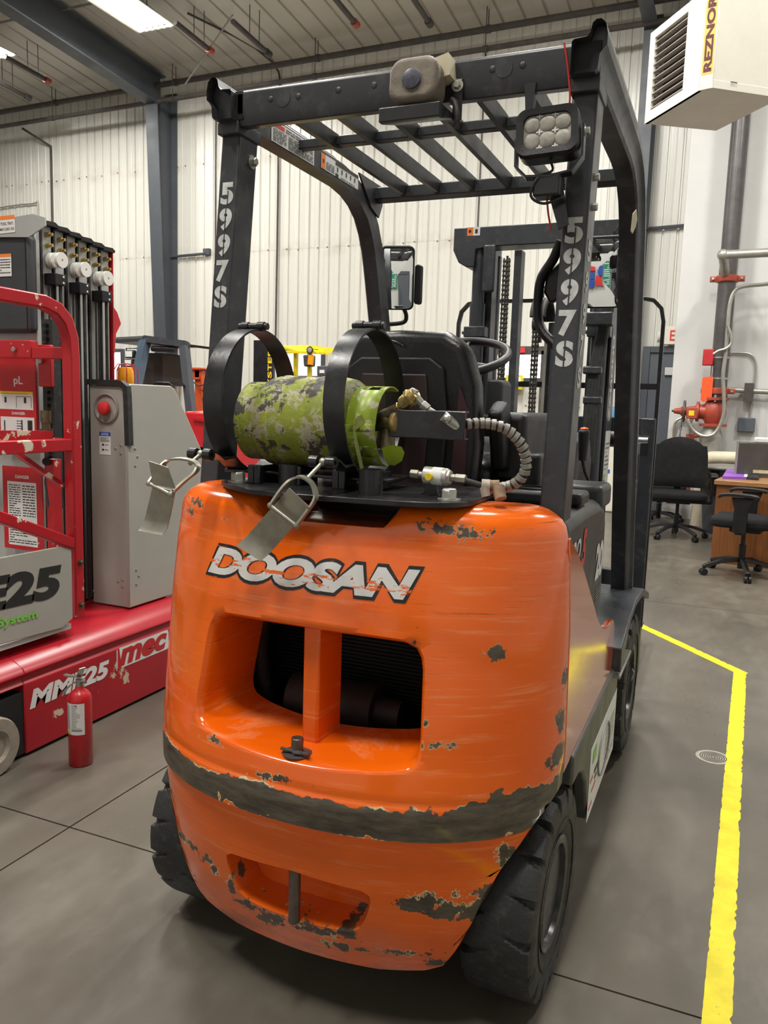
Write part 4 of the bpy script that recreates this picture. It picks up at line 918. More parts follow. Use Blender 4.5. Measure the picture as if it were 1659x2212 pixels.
fp = [at(772, 900, 'y', .165), at(783, 897, 'y', .17), at(789, 915, 'y', .175), at(768, 930, 'y', .17), at(772, 950, 'y', .17), at(786, 1013, 'y', .18), at(778, 1012, 'y', .18), at(766, 960, 'y', .165), at(762, 925, 'y', .165)]
M().add(fp+[p+nf for p in fp], [tuple(range(9)), tuple(range(9, 18))]+[(i, (i+1) % 9, 9+(i+1) % 9, 9+i) for i in range(9)]).build('torn_edge', pmat('torn_metal', (.34, .40, .10), .4, .2, .3, 60), TK)
# valve
vb = M().cyl((.02, .262, 1.268), (.082, .25, 1.275), .020, n=20).ball((.078, .245, 1.278), .025, 1, 1, 1, 18).cyl((.078, .245, 1.275), (.078, .245, 1.215), .014, .019, n=16).cyl((.070, .235, 1.283), at(858, 886, 'y', .232), .014, n=16)
vb.build('valve_body', 'dbrass', TK, smooth=60)
M().lathe(at(857, 912, 'y', .215), (1, -.35, 0), [(0, -.006), (.012, -.006), (.023, -.004), (.024, 0), (.022, .006), (.011, .008), (0, .008)], 12).build('hand_wheel', 'brass', TK, smooth=60)
# ---- hose assembly (stays with the truck)
hs = thing('x', 'x', 'x') if False else None
c0 = at(858, 886, 'y', .230); d0 = (at(896, 850, 'y', .215)-c0).normalized()
cpl = M().cyl(c0-d0*.012, c0+d0*.012, .0135, n=6).cyl(c0+d0*.012, c0+d0*.022, .011, n=20).cyl(c0+d0*.022, c0+d0*.040, .0165, n=24).cyl(c0+d0*.040, c0+d0*.050, .0195, n=6).cyl(c0+d0*.050, c0+d0*.062, .0165, .013, n=24).build('brass_coupling', 'brass', FL, bev=.001)
e = at(893, 850, 'y', .215)
M().cb(e, (.013, .013, .02), (0, .5, 0)).cyl(e, at(912, 873, 'y', .22), .0085, n=6).cyl(at(912, 873, 'y', .22), at(925, 884, 'y', .222), .0105, n=6).cyl(at(925, 884, 'y', .222), at(942, 895, 'y', .225), .0065, n=16).build('hose_fitting', 'steel', FL, bev=.001)
M().cyl(at(957, 899, 'y', .200), at(990, 922, 'y', .215), .0115, n=20).ball(at(966, 905, 'y', .195), .0095, n=14).build('swivel_elbow', 'steel', FL)
hp_ = [at(988, 917, 'y', .235), at(1010, 916, 'y', .24), at(1040, 914, 'y', .25), at(1065, 917, 'y', .25), at(1092, 926, 'y', .25), at(1112, 943, 'y', .25), at(1128, 965, 'y', .25), at(1136, 992, 'y', .25), at(1134, 1018, 'y', .245), at(1121, 1038, 'y', .24), at(1100, 1050, 'y', .235), at(1075, 1054, 'y', .225), at(1050, 1051, 'y', .215)]
hpath = smoothpath(hp_, 8); M().tube(hpath, .0088, 14).build('gas_hose', 'plastic', FL)
# spiral guard: short overlapping bands
acc = 0; last_ = hpath[0]; k = 0; segs = []
for a, b in zip(hpath, hpath[1:]):
    acc += (b-a).length
    if acc > .0115:
        segs.append(((a+b)/2, (b-a).normalized())); acc = 0
for p, d in segs[1:]:
    q_ = (d+V(.12, .35, .12)).normalized(); M().cyl(p-q_*.0046, p+q_*.0046, .0112, .0116, n=18).build('guard_coil', 'hose', FL)
M().cyl(at(1078, 1050, 'y', .22), at(1048, 1050, 'y', .21), .0125, .012, n=16).cyl(at(1075, 1052, 'y', .21), at(1082, 1078, 'y', .20), .013, .012, n=12).build('dirty_wrap', 'cardboard', FL)
M().cyl(at(1058, 1050, 'y', .205), at(1040, 1049, 'y', .20), .0135, n=16).cyl(at(1046, 1052, 'y', .195), at(1050, 1072, 'y', .195), .010, .009, n=8).build('hose_tag', pmat('paper_tag', (.42, .37, .30), .7, 0, .25, 60), FL)
M().tube([at(1040, 1049, 'y', .20), at(1020, 1043, 'y', .195), at(1003, 1038, 'y', .19)], .0065, 12).build('black_hose_end', 'rubber', FL)
lo = V(*at(948, 1029, 'y', .19)); xd = V(1, 0, -.03).normalized()
M().cyl(lo-xd*.062, lo-xd*.044, .0095, n=6).cyl(lo-xd*.044, lo-xd*.03, .007, n=16).build('lockoff_fitting', 'latch', FL, bev=.001); M().cyl(lo+xd*.026, lo+xd*.036, .008, n=6).cyl(lo+xd*.036, lo+xd*.058, .0095, n=6).build('lockoff_fitting', 'latch', FL, bev=.001)
lk = M().cyl(lo-xd*.032, lo+xd*.020, .018, n=28).cyl(lo+xd*.018, lo+xd*.026, .0165, n=6).build('lockoff_valve', pmat('cast_aluminium', (.55, .52, .47), .4, .6, .12, 40), FL, bev=.002)
M().cyl(lo+V(-.014, -.018, .0), lo+V(-.014, -.026, .0), .0082, n=16).build('yellow_button', 'yellowink', lk, bev=.001)
M().lathe(lo-xd*.012, xd, [(.0183, 0), (.0186, .0), (.0186, .022), (.0183, .022)], 24, True).build('valve_label', 'white', lk)
M().prismf([(-.01, 0), (.018, 0), (.022, -.045), (.03, -.055), (-.022, -.055), (-.006, -.045)], (tuple(lo+V(-.028, .012, .01)), (1, 0, 0), (0, 0, 1), (0, -1, 0)), -.004, .0).build('valve_bracket', 'black', FL, bev=.001)
# ---- seat
ST = thing('x', 'x', 'x') if False else None
def seat():
    c = pmat
    # shell seen from behind, rounded outline, y from .50 to .60
    out = [(-.205, 1.08), (-.215, 1.22), (-.205, 1.36), (-.175, 1.455), (-.12, 1.487), (0, 1.492), (.12, 1.487), (.175, 1.455), (.205, 1.36), (.215, 1.22), (.205, 1.08)]
    o = M().prism(out, 'y', .555, .475).build('seat_back', 'vinyl', FL, bev=.028, seg=5)
    inn = [(-.13, 1.09), (-.14, 1.28), (-.125, 1.40), (-.09, 1.425), (.09, 1.425), (.125, 1.40), (.14, 1.28), (.13, 1.09)]
    M().prism(inn, 'y', .478, .462).build('seat_pocket', 'plastic', o, bev=.006, seg=3)
    M().prism([(-.085, 1.10), (-.095, 1.27), (-.085, 1.385), (.085, 1.385), (.095, 1.27), (.085, 1.10)], 'y', .464, .456).build('seat_panel', pmat('maroon_vinyl', (.022, .009, .010), .5), o, bev=.004)
    for sx in (-1, 1): M().prism([(sx*.15, 1.12), (sx*.185, 1.10), (sx*.19, 1.30), (sx*.165, 1.36)], 'y', .476, .470).build('seat_insert', pmat('seat_insert_%d' % (sx+1), (.030, .006, .008), .6), o)
    M().tube(smoothpath([(-.03, .47, 1.455), (-.02, .462, 1.462), (.0, .46, 1.46), (.02, .465, 1.45)], 4), .003, 6).build('pull_cord', 'plastic', o)
    M().tube([(-.165, .60, 1.10), (-.20, .56, 1.12)], .01) 
    M().bx(-.22, .22, .56, .98, 1.10, 1.18).build('seat_cushion', 'vinyl', FL, bev=.03, seg=4)
    M().bx(.215, .30, .60, .95, 1.12, 1.30).build('arm_console', 'plastic', FL, bev=.02, seg=3)
    for sx in (-1, 1): M().prism([(.55, 1.16), (.50, 1.30), (.56, 1.33), (.66, 1.25), (.70, 1.14)], 'x', sx*.225, sx*.262).build('hip_bolster', 'plastic', FL, bev=.012, seg=3)
seat()
# belt, strut, console, armrest behind the hose
M().bx(.235, .335, .62, .70, 1.09, 1.20).build('belt_reel', 'plastic', FL, bev=.012, seg=3)
M().cyl(at(1092, 955, 'y', .75), at(1070, 1045, 'y', .62), .009, n=14).build('gas_strut', 'chrome', FL)
M().cyl(at(1095, 930, 'y', .76), at(1088, 975, 'y', .74), .021, n=16).build('strut_boot', 'plastic', FL)
M().prismf(rrect(-.05, -.03, .05, .03, .012), (tuple(at(1070, 920, 'y', .8)), (1, 0, 0), (0, 0, 1), (0, -1, 0)), -.10, .02).build('armrest', 'plastic', FL, bev=.01, seg=3)
M().prismf([(-.02, -.06), (.03, -.06), (.03, .055), (.02, .065), (-.02, .065)], (tuple(at(1062, 870, 'y', .85)), (1, 0, 0), (0, 0, 1), (0, -1, 0)), -.10, .0).build('control_pod', 'hood', FL, bev=.01, seg=3)
M().bx(.07, .46, .50, .62, 1.088, 1.12).build('rear_deck', 'plastic', FL, bev=.01, seg=2)
for x in (.20, .34): M().lathe((x, .56, 1.12), (0, 0, 1), [(.035, 0), (.048, 0), (.048, .004), (.035, .004)], 32, True).build('cup_ring', 'plastic', FL)
M().bx(.26, .47, .78, .95, 1.05, 1.115).build('side_cowl', 'hood', FL, bev=.015, seg=3)
# levers with orange caps
for (px, py, y_) in ((1168, 968, .95), (1262, 935, 1.15)):
    t = at(px, py, 'y', y_); gp = M().cyl(t, t+V(0, .0, -.085), .018, .012, n=16).ball(t, .018, 1, 1, .8, 14).build('lever_grip', 'plastic', FL)
    M().lathe(t+V(0, 0, .012), (0, 0, 1), [(0, .006), (.011, .003), (.013, 0)], 16).build('orange_cap', 'olight', gp)
    M().tube([t+V(0, 0, -.08), t+V(.01, 0, -.12), t+V(.03, .0, -.16)], .005).build('lever_rod', 'plastic', gp)
# ---- steering wheel and column
SWC = V(-.01, .95, 1.455); tn = V(0, -math.sin(.38), math.cos(.38)); u_ = V(1, 0, 0); v_ = tn.cross(u_)
wr_ = M().tube([SWC+u_*.158*math.cos(a)+v_*.158*math.sin(a) for a in [2*PI*i/48 for i in range(48)]], .0125, 12, True).build('steering_wheel', 'plastic', FL)
M().lathe(SWC-tn*.02, tn, [(.02, -.02), (.042, 0), (.044, .012), (.035, .02), (0, .022)], 24).build('hub', 'plastic', wr_)
for a in (90, 210, 330):
    a = math.radians(a); M().tube([SWC-tn*.012+(u_*math.cos(a)+v_*math.sin(a))*.03, SWC-tn*.004+(u_*math.cos(a)+v_*math.sin(a))*.155], .009, 8).build('spoke', 'plastic', wr_)
M().ball(SWC+u_*.11*-1+v_*-.09+tn*.035, .02, n=14).build('spinner_knob', 'plastic', wr_)
M().cyl(SWC-tn*.03, V(-.01, 1.25, .95), .03, .05, n=16).build('steering_column', 'plastic', FL)
M().prism([(1.05, .60), (1.38, .60), (1.50, 1.15), (1.42, 1.24), (1.25, 1.22), (1.18, 1.10)], 'x', -.33, .33).build('dash_cowl', 'hood', FL, bev=.03, seg=3)
M().prismf(rrect(-.05, -.03, .05, .03, .01), ((.12, 1.18, 1.27), (1, 0, 0), (0, .4, 1), (0, -1, .4)), -.03, .0).build('display', 'plastic', FL, bev=.006)
# ---- mast
Y0 = 1.95
ms = M().prism([(-.36, 2.045), (-.36, 1.955), (-.335, 1.905), (-.30, 1.885), (-.265, 1.885), (-.262, 1.955), (-.20, 1.965), (.20, 1.965), (.262, 1.955), (.265, 1.885), (.30, 1.885), (.335, 1.905), (.36, 1.955), (.36, 2.045)], 'y', 1.93, 2.04).build('mast_crosshead', 'frame', FL, bev=.004)
sticker(FL, tuple(at(1009, 510, 'y', 1.929)), (1, 0, 0), (0, 0, 1), .055, .034, 'white', [('orangeink', [(0, 0, .47, 1)]), ('ink', [(.12, .35, .32, .7), (.62, .25, .82, .75)])], name='warning_label')
M().bx(-.225, -.175, 1.915, 1.935, 1.78, 1.97).build('crosshead_bracket', 'frame', FL, bev=.008)
for sx in (-1, 1):
    xo = sx*.29
    M().bx(min(xo, xo-sx*.045), max(xo, xo-sx*.045), 2.0, 2.14, .12, 1.98).build('mast_outer_rail', 'frame', FL, bev=.004)
    M().bx(min(xo-sx*.05, xo-sx*.085), max(xo-sx*.05, xo-sx*.085), 2.0, 2.13, .14, 2.02).build('mast_inner_rail', 'frame', FL, bev=.003)
    cy = M().cyl((sx*.255, 1.97, .25), (sx*.255, 1.97, 1.74), .033, n=20).cyl((sx*.255, 1.97, 1.74), (sx*.255, 1.97, 1.97), .027, n=20).build('lift_cylinder', 'frame', FL)
    M().bx(sx*.255-.045, sx*.255+.045, 1.93, 2.01, 1.60, 1.645).build('cylinder_clamp', 'frame', cy, bev=.004)
    hexbolt(M(), (sx*.255-.045, 1.97, 1.622), (-1, 0, 0), .008, .018).build('bolt', 'pipe', cy)
M().bx(-.175, -.165, 1.965, 1.99, .6, 1.93).build('mast_hose_rail', 'frame', FL)
M().bx(-.105, -.075, 1.96, 2.02, .5, 1.95).build('centre_rail', 'frame', FL)
M().bx(.040, .052, 1.95, 1.965, .5, 1.60).build('polished_strip', 'galv', FL)
M().cyl((.075, 1.99, .5), (.075, 1.99, 1.66), .030, n=20).build('centre_cylinder', 'frame', FL)
M().cyl((.14, 1.985, .5), (.14, 1.985, 1.62), .016, n=14).build('feed_pipe', 'frame', FL)
def chain(x, y, z0, z1, name='lift_chain'):
    pitch_ = .019; n = int((z1-z0)/pitch_); first = None; par = M().bx(x-.004, x+.004, y+.006, y+.012, z0, z1).build(name, 'frame', FL)
    for k in range(n):
        z = z0+k*pitch_; 
        if first is None:
            first = M().cyl((-.015, 0, 0), (.015, 0, 0), .0058, n=8).bx(-.013, -.009, -.006, .006, -.008, .012).bx(.009, .013, -.006, .006, -.008, .012).bx(-.003, .003, -.006, .006, -.011, .006).build('chain_link', pmat('greasy_chain', (.060, .053, .045), .4, .5, .3, 60), par)
            first.location = (x, y, z)
        else:
            o = first.copy(); COL.objects.link(o); o.parent = par; o.location = (x, y, z)
for x, y, z0, z1 in ((-.135, 1.955, .9, 1.93), (.002, 1.955, .9, 1.655), (.100, 1.95, .9, 1.58)): chain(x, y, z0, z1)
M().lathe((-.015, 1.975, 1.655), (1, 0, 0), [(.012, 0), (.030, 0), (.030, .034), (.012, .034)], 24, True).build('chain_wheel', 'frame', FL)
for k in range(4): M().tube([at(1160+8*k, 690, 'y', 1.90)+V(0, .09*math.cos(a), .075*math.sin(a)) for a in [PI*i/10 for i in range(11)]], .010, 10).build('mast_hose', 'rubber', FL)
M().bx(.02, .07, 1.93, 2.0, 1.795, 1.80).build('hose_tab', 'frame', FL); M().bx(.012, .024, 1.955, 1.975, 1.58, 1.79).build('hose_post', 'frame', FL)
M().bx(-.30, .30, 2.0, 2.03, 1.05, 1.12).build('mast_tie', 'frame', FL)
# hoses and mirror hardware on the right side, tilt cylinder label with the maker's name on the mast side
mr = M().bx(.292, .300, 1.99, 2.15, .15, 2.0).build('mast_side_plate', 'frame', FL)
for k, ch in enumerate('DOOSAN'):
    vs, fs = text_fit(ch, .052, .055, bold=.045); z0 = 1.56-.058*k
    M().add([V(.3008, 2.03+a, z0+b) for a, b in vs], fs).build('lettering', 'white', mr, smooth=180)
sticker(mr, (.3004, 2.0, 1.01), (0, 1, 0), (0, 0, 1), .14, .22, 'white', [('midink', lines(.1, .9, .25, .8, 7, .4, 9)), ('greenink', [(.1, .12, .35, .2)]), ('blueink', [(.1, .03, .3, .1)])], name='dealer_sticker')
for k in range(3):
    M().tube(smoothpath([at(1318-6*k, 640, 'y', 1.9), at(1308-6*k, 720, 'y', 1.9), at(1290-6*k, 800, 'y', 1.88), at(1282-7*k, 900, 'y', 1.86), at(1275-7*k, 1000, 'y', 1.84)], 5), .013, 10).build('mast_hose', 'rubber', FL)
for py in (800, 865): M().cb(at(1280, py, 'y', 1.87), (.07, .04, .03)).build('hose_clamp', 'frame', FL, bev=.006)
M().cb(at(1290, 690, 'y', 1.86), (.12, .06, .05)).build('mirror_foot', 'frame', FL, bev=.005)
cl = M()
for k in range(5): cl.tube([at(1336+3*k, 520, 'y', 1.5)+V(.012*math.cos(a), 0, .05*math.sin(a)) for a in [2*PI*i/16 for i in range(16)]], .004, 6, True)
cl.build('cable_coil', 'rubber', FL)
for (x0, y0, x1, y1, r) in ((1339, 560, 1343, 700, .012), (1330, 500, 1345, 560, .012)): M().tube([at(x0, y0, 'y', 1.5), at(x1, y1, 'y', 1.5)], r, 8).build('loom', 'rubber', FL)
# load backrest behind the mast
Yb = 2.36; lx = .462
bp = [(-lx, Yb, .35), (-lx, Yb, 1.70), (-lx+.012, Yb, 1.755), (-lx+.045, Yb, 1.79), (-lx+.09, Yb, 1.80), (lx-.09, Yb, 1.80), (lx-.045, Yb, 1.79), (lx-.012, Yb, 1.755), (lx, Yb, 1.70), (lx, Yb, .35)]
br_ = M().sweep(bp, [(-.012, -.008), (.012, -.008), (.012, .008), (-.012, .008)], up=(0, 1, 0)).build('load_backrest', 'black', FL, smooth=50, bev=.002)
M().bx(-lx, lx, Yb-.008, Yb+.008, 1.41, 1.435).build('backrest_bar', 'black', br_)
M().bx(-lx, lx, Yb-.02, Yb+.03, 1.21, 1.285).build('carriage_beam', 'frame', FL, bev=.004)
M().bx(-lx, lx, Yb-.02, Yb+.03, .50, .60).build('carriage_beam', 'frame', FL, bev=.004)
M().bx(.405, .465, Yb-.03, Yb+.05, .12, 1.285).build('fork_upright', 'frame', FL, bev=.006)
M().bx(-.465, -.405, Yb-.03, Yb+.05, .12, 1.285).build('fork_upright', 'frame', FL, bev=.006)
for sx in (-1, 1): M().prism([(Yb, .10), (Yb, .15), (Yb+1.0, .12), (Yb+1.0, .11)], 'x', sx*.40, sx*.30).build('fork_blade', 'frame', FL)
M().cyl((.24, Yb-.06, 1.19), (.32, Yb-.06, 1.19), .035, n=20).build('shift_cylinder', 'black', FL); M().cyl((.32, Yb-.06, 1.19), (.44, Yb-.06, 1.19), .015, n=16).build('shift_rod', 'chrome', FL)
# ================================================================ RED MAST LIFT (left)
ML = thing('mast_lift', 'red and grey vertical mast lift with red work cage and grey power tower, scuffed paint', 'lift', (-1.9, 1.0, 0))
XS = -1.50; XU = (0, 1, 0); XV = (0, 0, 1)
# drive base: stepped side profile (x,z) run along y, with a wheel arch at the near end
prof = [(-1.49, .012), (-1.49, .272), (-1.502, .284), (-1.502, .300), (-1.486, .312), (-1.50, .335), (-1.56, .362), (-1.62, .382), (-2.32, .385), (-2.34, .30), (-2.34, .012)]
M().prism(prof, 'y', .69, 2.3).build('drive_base', 'redbase', ML, bev=.004)
M().prism([(x, z) for x, z in prof if z > .2]+[(-2.34, .24), (-1.49, .24)][:0], 'y', -.3, .692).build('base_arch_top', 'redbase', ML, bev=.004)
M().bx(-2.30, -1.496, .50, .689, .015, .245).build('arch_shade_fill', 'zone', ML)  # black block: shade inside the open arch put into its colour
M().lathe((-1.478, .525, .105), (1, 0, 0), [(0, -.03), (.06, -.03), (.10, -.03), (.105, -.02), (.105, .02), (.10, .03), (.06, .03), (.05, .02), (0, .02)], 32).build('caster_wheel', pmat('worn_tyre_grey', (.30, .27, .22), .6, 0, .2, 20), ML)
put_text(M(), 'MME25', (-1.4895, .710, .172), XU, XV, .41, .072, .001, bold=.05, shear=.2).build('lettering', 'white', ML)
lg = M().prismf(rrect(0, 0, .335, .088, .012, 4), ((-1.490, 1.165, .186), XU, XV, (1, 0, 0)), 0, .001).build('maker_logo', 'white', ML)
put_text(M(), 'mec', (-1.4888, 1.178, .194), XU, XV, .31, .072, .001, bold=.045, shear=.25).build('lettering', 'redc', lg)
M().prismf([(0, 0), (.022, 0), (.010, .088), (0, .088)], ((-1.4886, 1.17, .186), XU, XV, (1, 0, 0)), 0, .0004).build('logo_bar', 'redc', lg)
# power tower
tw = M().prism([(1.375, .386), (1.375, 1.345), (1.40, 1.362), (1.665, 1.362), (1.695, 1.350), (1.93, 1.02), (2.06, .82), (2.06, .386)], 'x', -1.60, -1.62).build('tower_side', 'grey', ML, bev=.004)
M().prism([(-1.805, .386), (-1.805, 1.352), (-1.622, 1.352), (-1.604, 1.34), (-1.604, .386)], 'y', 1.372, 1.39).build('tower_front', 'grey', ML, bev=.006)
M().bx(-1.805, -1.62, 1.39, 1.66, .39, 1.34).build('tower_core', 'zone', ML)
M().sweep([(-1.602, 1.385, 1.10), (-1.602, 1.378, 1.30), (-1.606, 1.378, 1.345), (-1.63, 1.378, 1.362), (-1.81, 1.378, 1.366)], [(-.014, -.012), (.014, -.012), (.014, .012), (-.014, .012)], up=(0, 1, 0)).build('edge_guard', 'rubber', ML)
c = V(-1.710, 1.370, 1.255)
M().lathe(c, (0, -1, 0), [(.0, -.022), (.045, -.020), (.060, .0), (.066, .003), (.060, .006), (.056, .002), (.040, -.014), (0, -.016)], 40).build('button_well', pmat('grey_recess_shade', (.26, .25, .22), .45), ML)  # darker copy of the tower grey, recess shade put into the colour
M().lathe(c+V(0, .014, 0), (0, -1, 0), [(.010, 0), (.010, .018), (.028, .020), (.030, .028), (.026, .040), (.014, .045), (0, .046)], 28).build('stop_button', 'redink', ML)
sticker(ML, (-1.752, 1.3715, 1.055), (1, 0, 0), (0, 0, 1), .062, .098, 'white', [('blueink', [(0, .82, 1, 1)]), ('white', 'NOTICE', (.18, .855, .82, .955)), ('ink', lines(.1, .9, .56, .78, 5, .35, 3)+[(.25, .40, .42, .48), (.5, .43, .8, .45), (.25, .18, .42, .26), (.5, .21, .8, .23)])], name='notice_label')
for x, z in ((-1.665, 1.085), (-1.635, 1.10), (-1.635, 1.065), (-1.66, .50), (-1.635, .51), (-1.635, .48), (-1.80, .44)): M().ball((x, 1.371, z), .006, 1, .5, 1, 10).build('rivet', 'steel', ML)
for y, z in ((1.42, 1.085), (1.435, 1.05), (1.42, 1.01), (1.42, .55), (1.437, .52), (1.42, .485)): M().ball((-1.599, y, z), .006, .5, 1, 1, 10).build('rivet', 'steel', ML)
# beacon on the tower top
bp_ = at(272, 829, 'x', -1.78); bp_.z = 1.345
M().lathe((bp_.x, bp_.y, 1.362), (0, 0, 1), [(.034, 0), (.036, .01), (.034, .06), (.028, .075), (0, .078)], 28).build('beacon', 'amber', ML)
bc_ = M()
for k in range(8):
    a = 2*PI*k/8; bc_.tube([(bp_.x+.052*math.cos(a), bp_.y+.052*math.sin(a), 1.36), (bp_.x+.052*math.cos(a), bp_.y+.052*math.sin(a), 1.425), (bp_.x+.035*math.cos(a), bp_.y+.035*math.sin(a), 1.452), (bp_.x, bp_.y, 1.456)], .0022, 6)
bc_.build('beacon_cage', 'redc', ML, kind='stuff')
# telescoping mast: six nested aluminium sections
XM = -1.86
for k in range(6):
    y0 = 1.175+.0665*k; zt_ = 1.985-.008*k
    s_ = M().bx(XM-.30, XM, y0, y0+.056, .39, zt_).build('mast_section', 'alu', ML, bev=.003)
    M().bx(XM-.30, XM+.004, y0-.004, y0+.005, .39, zt_+.004).build('mast_channel', 'rubber', s_)
    M().prism([(y0-.006, zt_), (y0+.062, zt_-.004), (y0+.068, zt_+.006), (y0+.05, zt_+.016), (y0-.002, zt_+.014)], 'x', XM-.3, XM+.03).build('mast_cap', 'plastic', s_)
    for dz in (.035, .078):
        if k < 6: M().cyl((XM, y0+.03, zt_-dz), (XM+.022, y0+.03, zt_-dz), .010, n=6).cyl((XM+.02, y0+.03, zt_-dz), (XM+.034, y0+.03, zt_-dz), .0065, n=10).build('hose_fitting', 'brass', s_)
    if k in (0, 2, 4):
        for q, xx in enumerate((XM+.008, XM+.024, XM+.055)):
            M().lathe((xx, y0+.045, zt_-.135), (1, 0, 0), [(.005, 0), (.031, 0), (.031, .004), (.024, .006), (.024, .009), (.031, .011), (.031, .014), (.005, .014)], 32, True).build('pulley', 'nylon', s_)
        M().bx(XM+.002, XM+.062, y0+.012, y0+.072, zt_-.235, zt_-.19).build('hose_clamp', 'plastic', s_, bev=.002)
        for dz in (-.200, -.224): M().cyl((XM+.062, y0+.055, zt_+dz), (XM+.064, y0+.055, zt_+dz), .0045, n=10).build('clamp_screw', 'white', s_)
        for q in range(3): M().cyl((XM+.018, y0+.020+.017*q, .40), (XM+.018, y0+.020+.017*q, zt_-.19), .0045, n=8).build('mast_hose', 'rubber', s_)
        M().cyl((XM+.045, y0+.055, .40), (XM+.045, y0+.055, zt_-.235), .007, n=8).build('mast_hose', 'rubber', s_)
M().bx(XM-.25, XM+.012, 1.575, 1.58, .4, 1.95).build('mast_back_plate', 'redc', ML)
M().prism([(1.585, 1.72), (1.62, 1.69), (1.645, 1.64), (1.61, 1.59), (1.60, 1.50), (1.585, 1.50)], 'x', XM, XM-.06).build('red_handle', 'redc', ML, bev=.006)
# face towards the viewer: carriage, tool case, tray, placards
M().bx(-2.42, XM, 1.145, 1.17, .40, 1.99).build('carriage_face', 'alu', ML, bev=.003)
cR = at(64, 600, 'y', 1.10); M().bx(-2.42, cR.x, 1.10, 1.146, at(40, 718, 'y', 1.1).z, at(40, 508, 'y', 1.1).z).build('tool_case', pmat('case_plastic', (.040, .043, .048), .5, 0, .12, 10, .2, 90), ML, bev=.018, seg=4)
M().bx(cR.x-.020, cR.x-.016, 1.098, 1.14, at(40, 712, 'y', 1.1).z, at(40, 514, 'y', 1.1).z).build('case_seam', 'zone', ML)
sticker(ML, tuple(at(-8, 598, 'y', 1.0985)), (1, 0, 0), (0, 0, 1), .085, .088, 'white', [('orangeink', [(0, .86, 1, 1)]), ('ink', lines(.1, .95, .1, .8, 6, .35, 8))], name='case_label')
ty_ = [at(-10, 476, 'y', 1.09), at(70, 462, 'y', 1.09), at(97, 470, 'y', 1.09), at(98, 487, 'y', 1.09), at(62, 512, 'y', 1.09), at(-10, 512, 'y', 1.09)]
M().add(ty_+[p+V(0, .006, 0) for p in ty_], [tuple(range(6)), tuple(range(6, 12))]+[(i, (i+1) % 6, 6+(i+1) % 6, 6+i) for i in range(6)]).build('tool_tray', 'alu', ML)
M().bx(-2.45, XM, 1.10, 1.16, 1.955, 1.965).build('tray_floor', 'alu', ML)
tl = at(1, 503, 'y', 1.089); sticker(ML, tuple(tl+V(-.045, 0, -.004)), (1, 0, .02), (0, 0, 1), .125, .052, 'white', [('ink', 'TOOL TRAY:', (.38, .58, .93, .80)), ('ink', 'MAX LOAD 10 lb', (.36, .18, .95, .40)), ('orangeink', [(0, 1.0, 1.0, 1.28)])], name='tray_label')
def placard(px0, py0, px1, py1, y_, items, nm):
    a = at(px0, py1, 'y', y_); b = at(px1, py0, 'y', y_); return sticker(ML, (a.x, y_, a.z), (1, 0, 0), (0, 0, 1), b.x-a.x, b.z-a.z, 'redc', items, name=nm, th=.004)
w1 = placard(-2, 742, 76, 945, 1.10, [('white', [(.08, .04, .95, .23), (.06, .31, .93, .47)]), ('yellowink', [(.06, .47, .93, .50)]), ('white', 'pL', (.45, .55, .68, .66)), ('white', 'DANGER', (.38, .255, .72, .285)),
     ('ink', lines(.5, .65, .07, .2, 5, .3, 4)+[(.17, .06, .20, .19), (.12, .055, .24, .07), (.62, .08, .65, .2), (.58, .06, .7, .085), (.78, .06, .9, .2), (.2, .38, .25, .44), (.7, .38, .76, .44), (.5, .33, .51, .45), (.88, .33, .89, .45), (.5, .445, .88, .45), (.10, .475, .8, .478)])], 'warning_placard')
w2 = placard(12, 1012, 92, 1182, 1.11, [('white', [(.12, .05, .85, .82)]), ('white', 'DANGER', (.33, .86, .68, .90)), ('ink', lines(.15, .45, .40, .79, 14, .4, 5)+lines(.15, .82, .07, .30, 8, .4, 6)+lines(.5, .82, .40, .79, 12, .4, 7))], 'warning_placard')
for (px, py) in ((8, 930), (70, 932), (20, 1170), (84, 1174)): M().ball(tuple(at(px, py, 'y', 1.092)), .005, n=8).build('rivet', 'steel', ML)
a = at(95, 740, 'y', 1.11); b = at(126, 1100, 'y', 1.11)
ct = M().bx(a.x-.0, b.x, 1.10, 1.14, b.z, a.z+.09).build('cable_track', 'rubber', ML)
z = b.z+.02
while z < a.z+.07: M().bx(a.x+.02, b.x-.02, 1.085, 1.10, z, z+.013).build('track_link', 'plastic', ct); z += .0262
M().tube([at(110, 1000, 'y', 1.08), at(102, 1040, 'y', 1.07), at(108, 1085, 'y', 1.07), at(112, 1170, 'y', 1.08)], .012, 10).build('track_cable', 'rubber', ML)
M().cyl(at(100, 997, 'y', 1.08), at(100, 997, 'y', 1.04), .016, n=14).build('track_boss', 'plastic', ML)
M().bx(at(92, 0, 'y', 1.10).x, at(110, 0, 'y', 1.10).x, 1.06, 1.10, .45, 1.05).build('red_upright', 'red', ML)
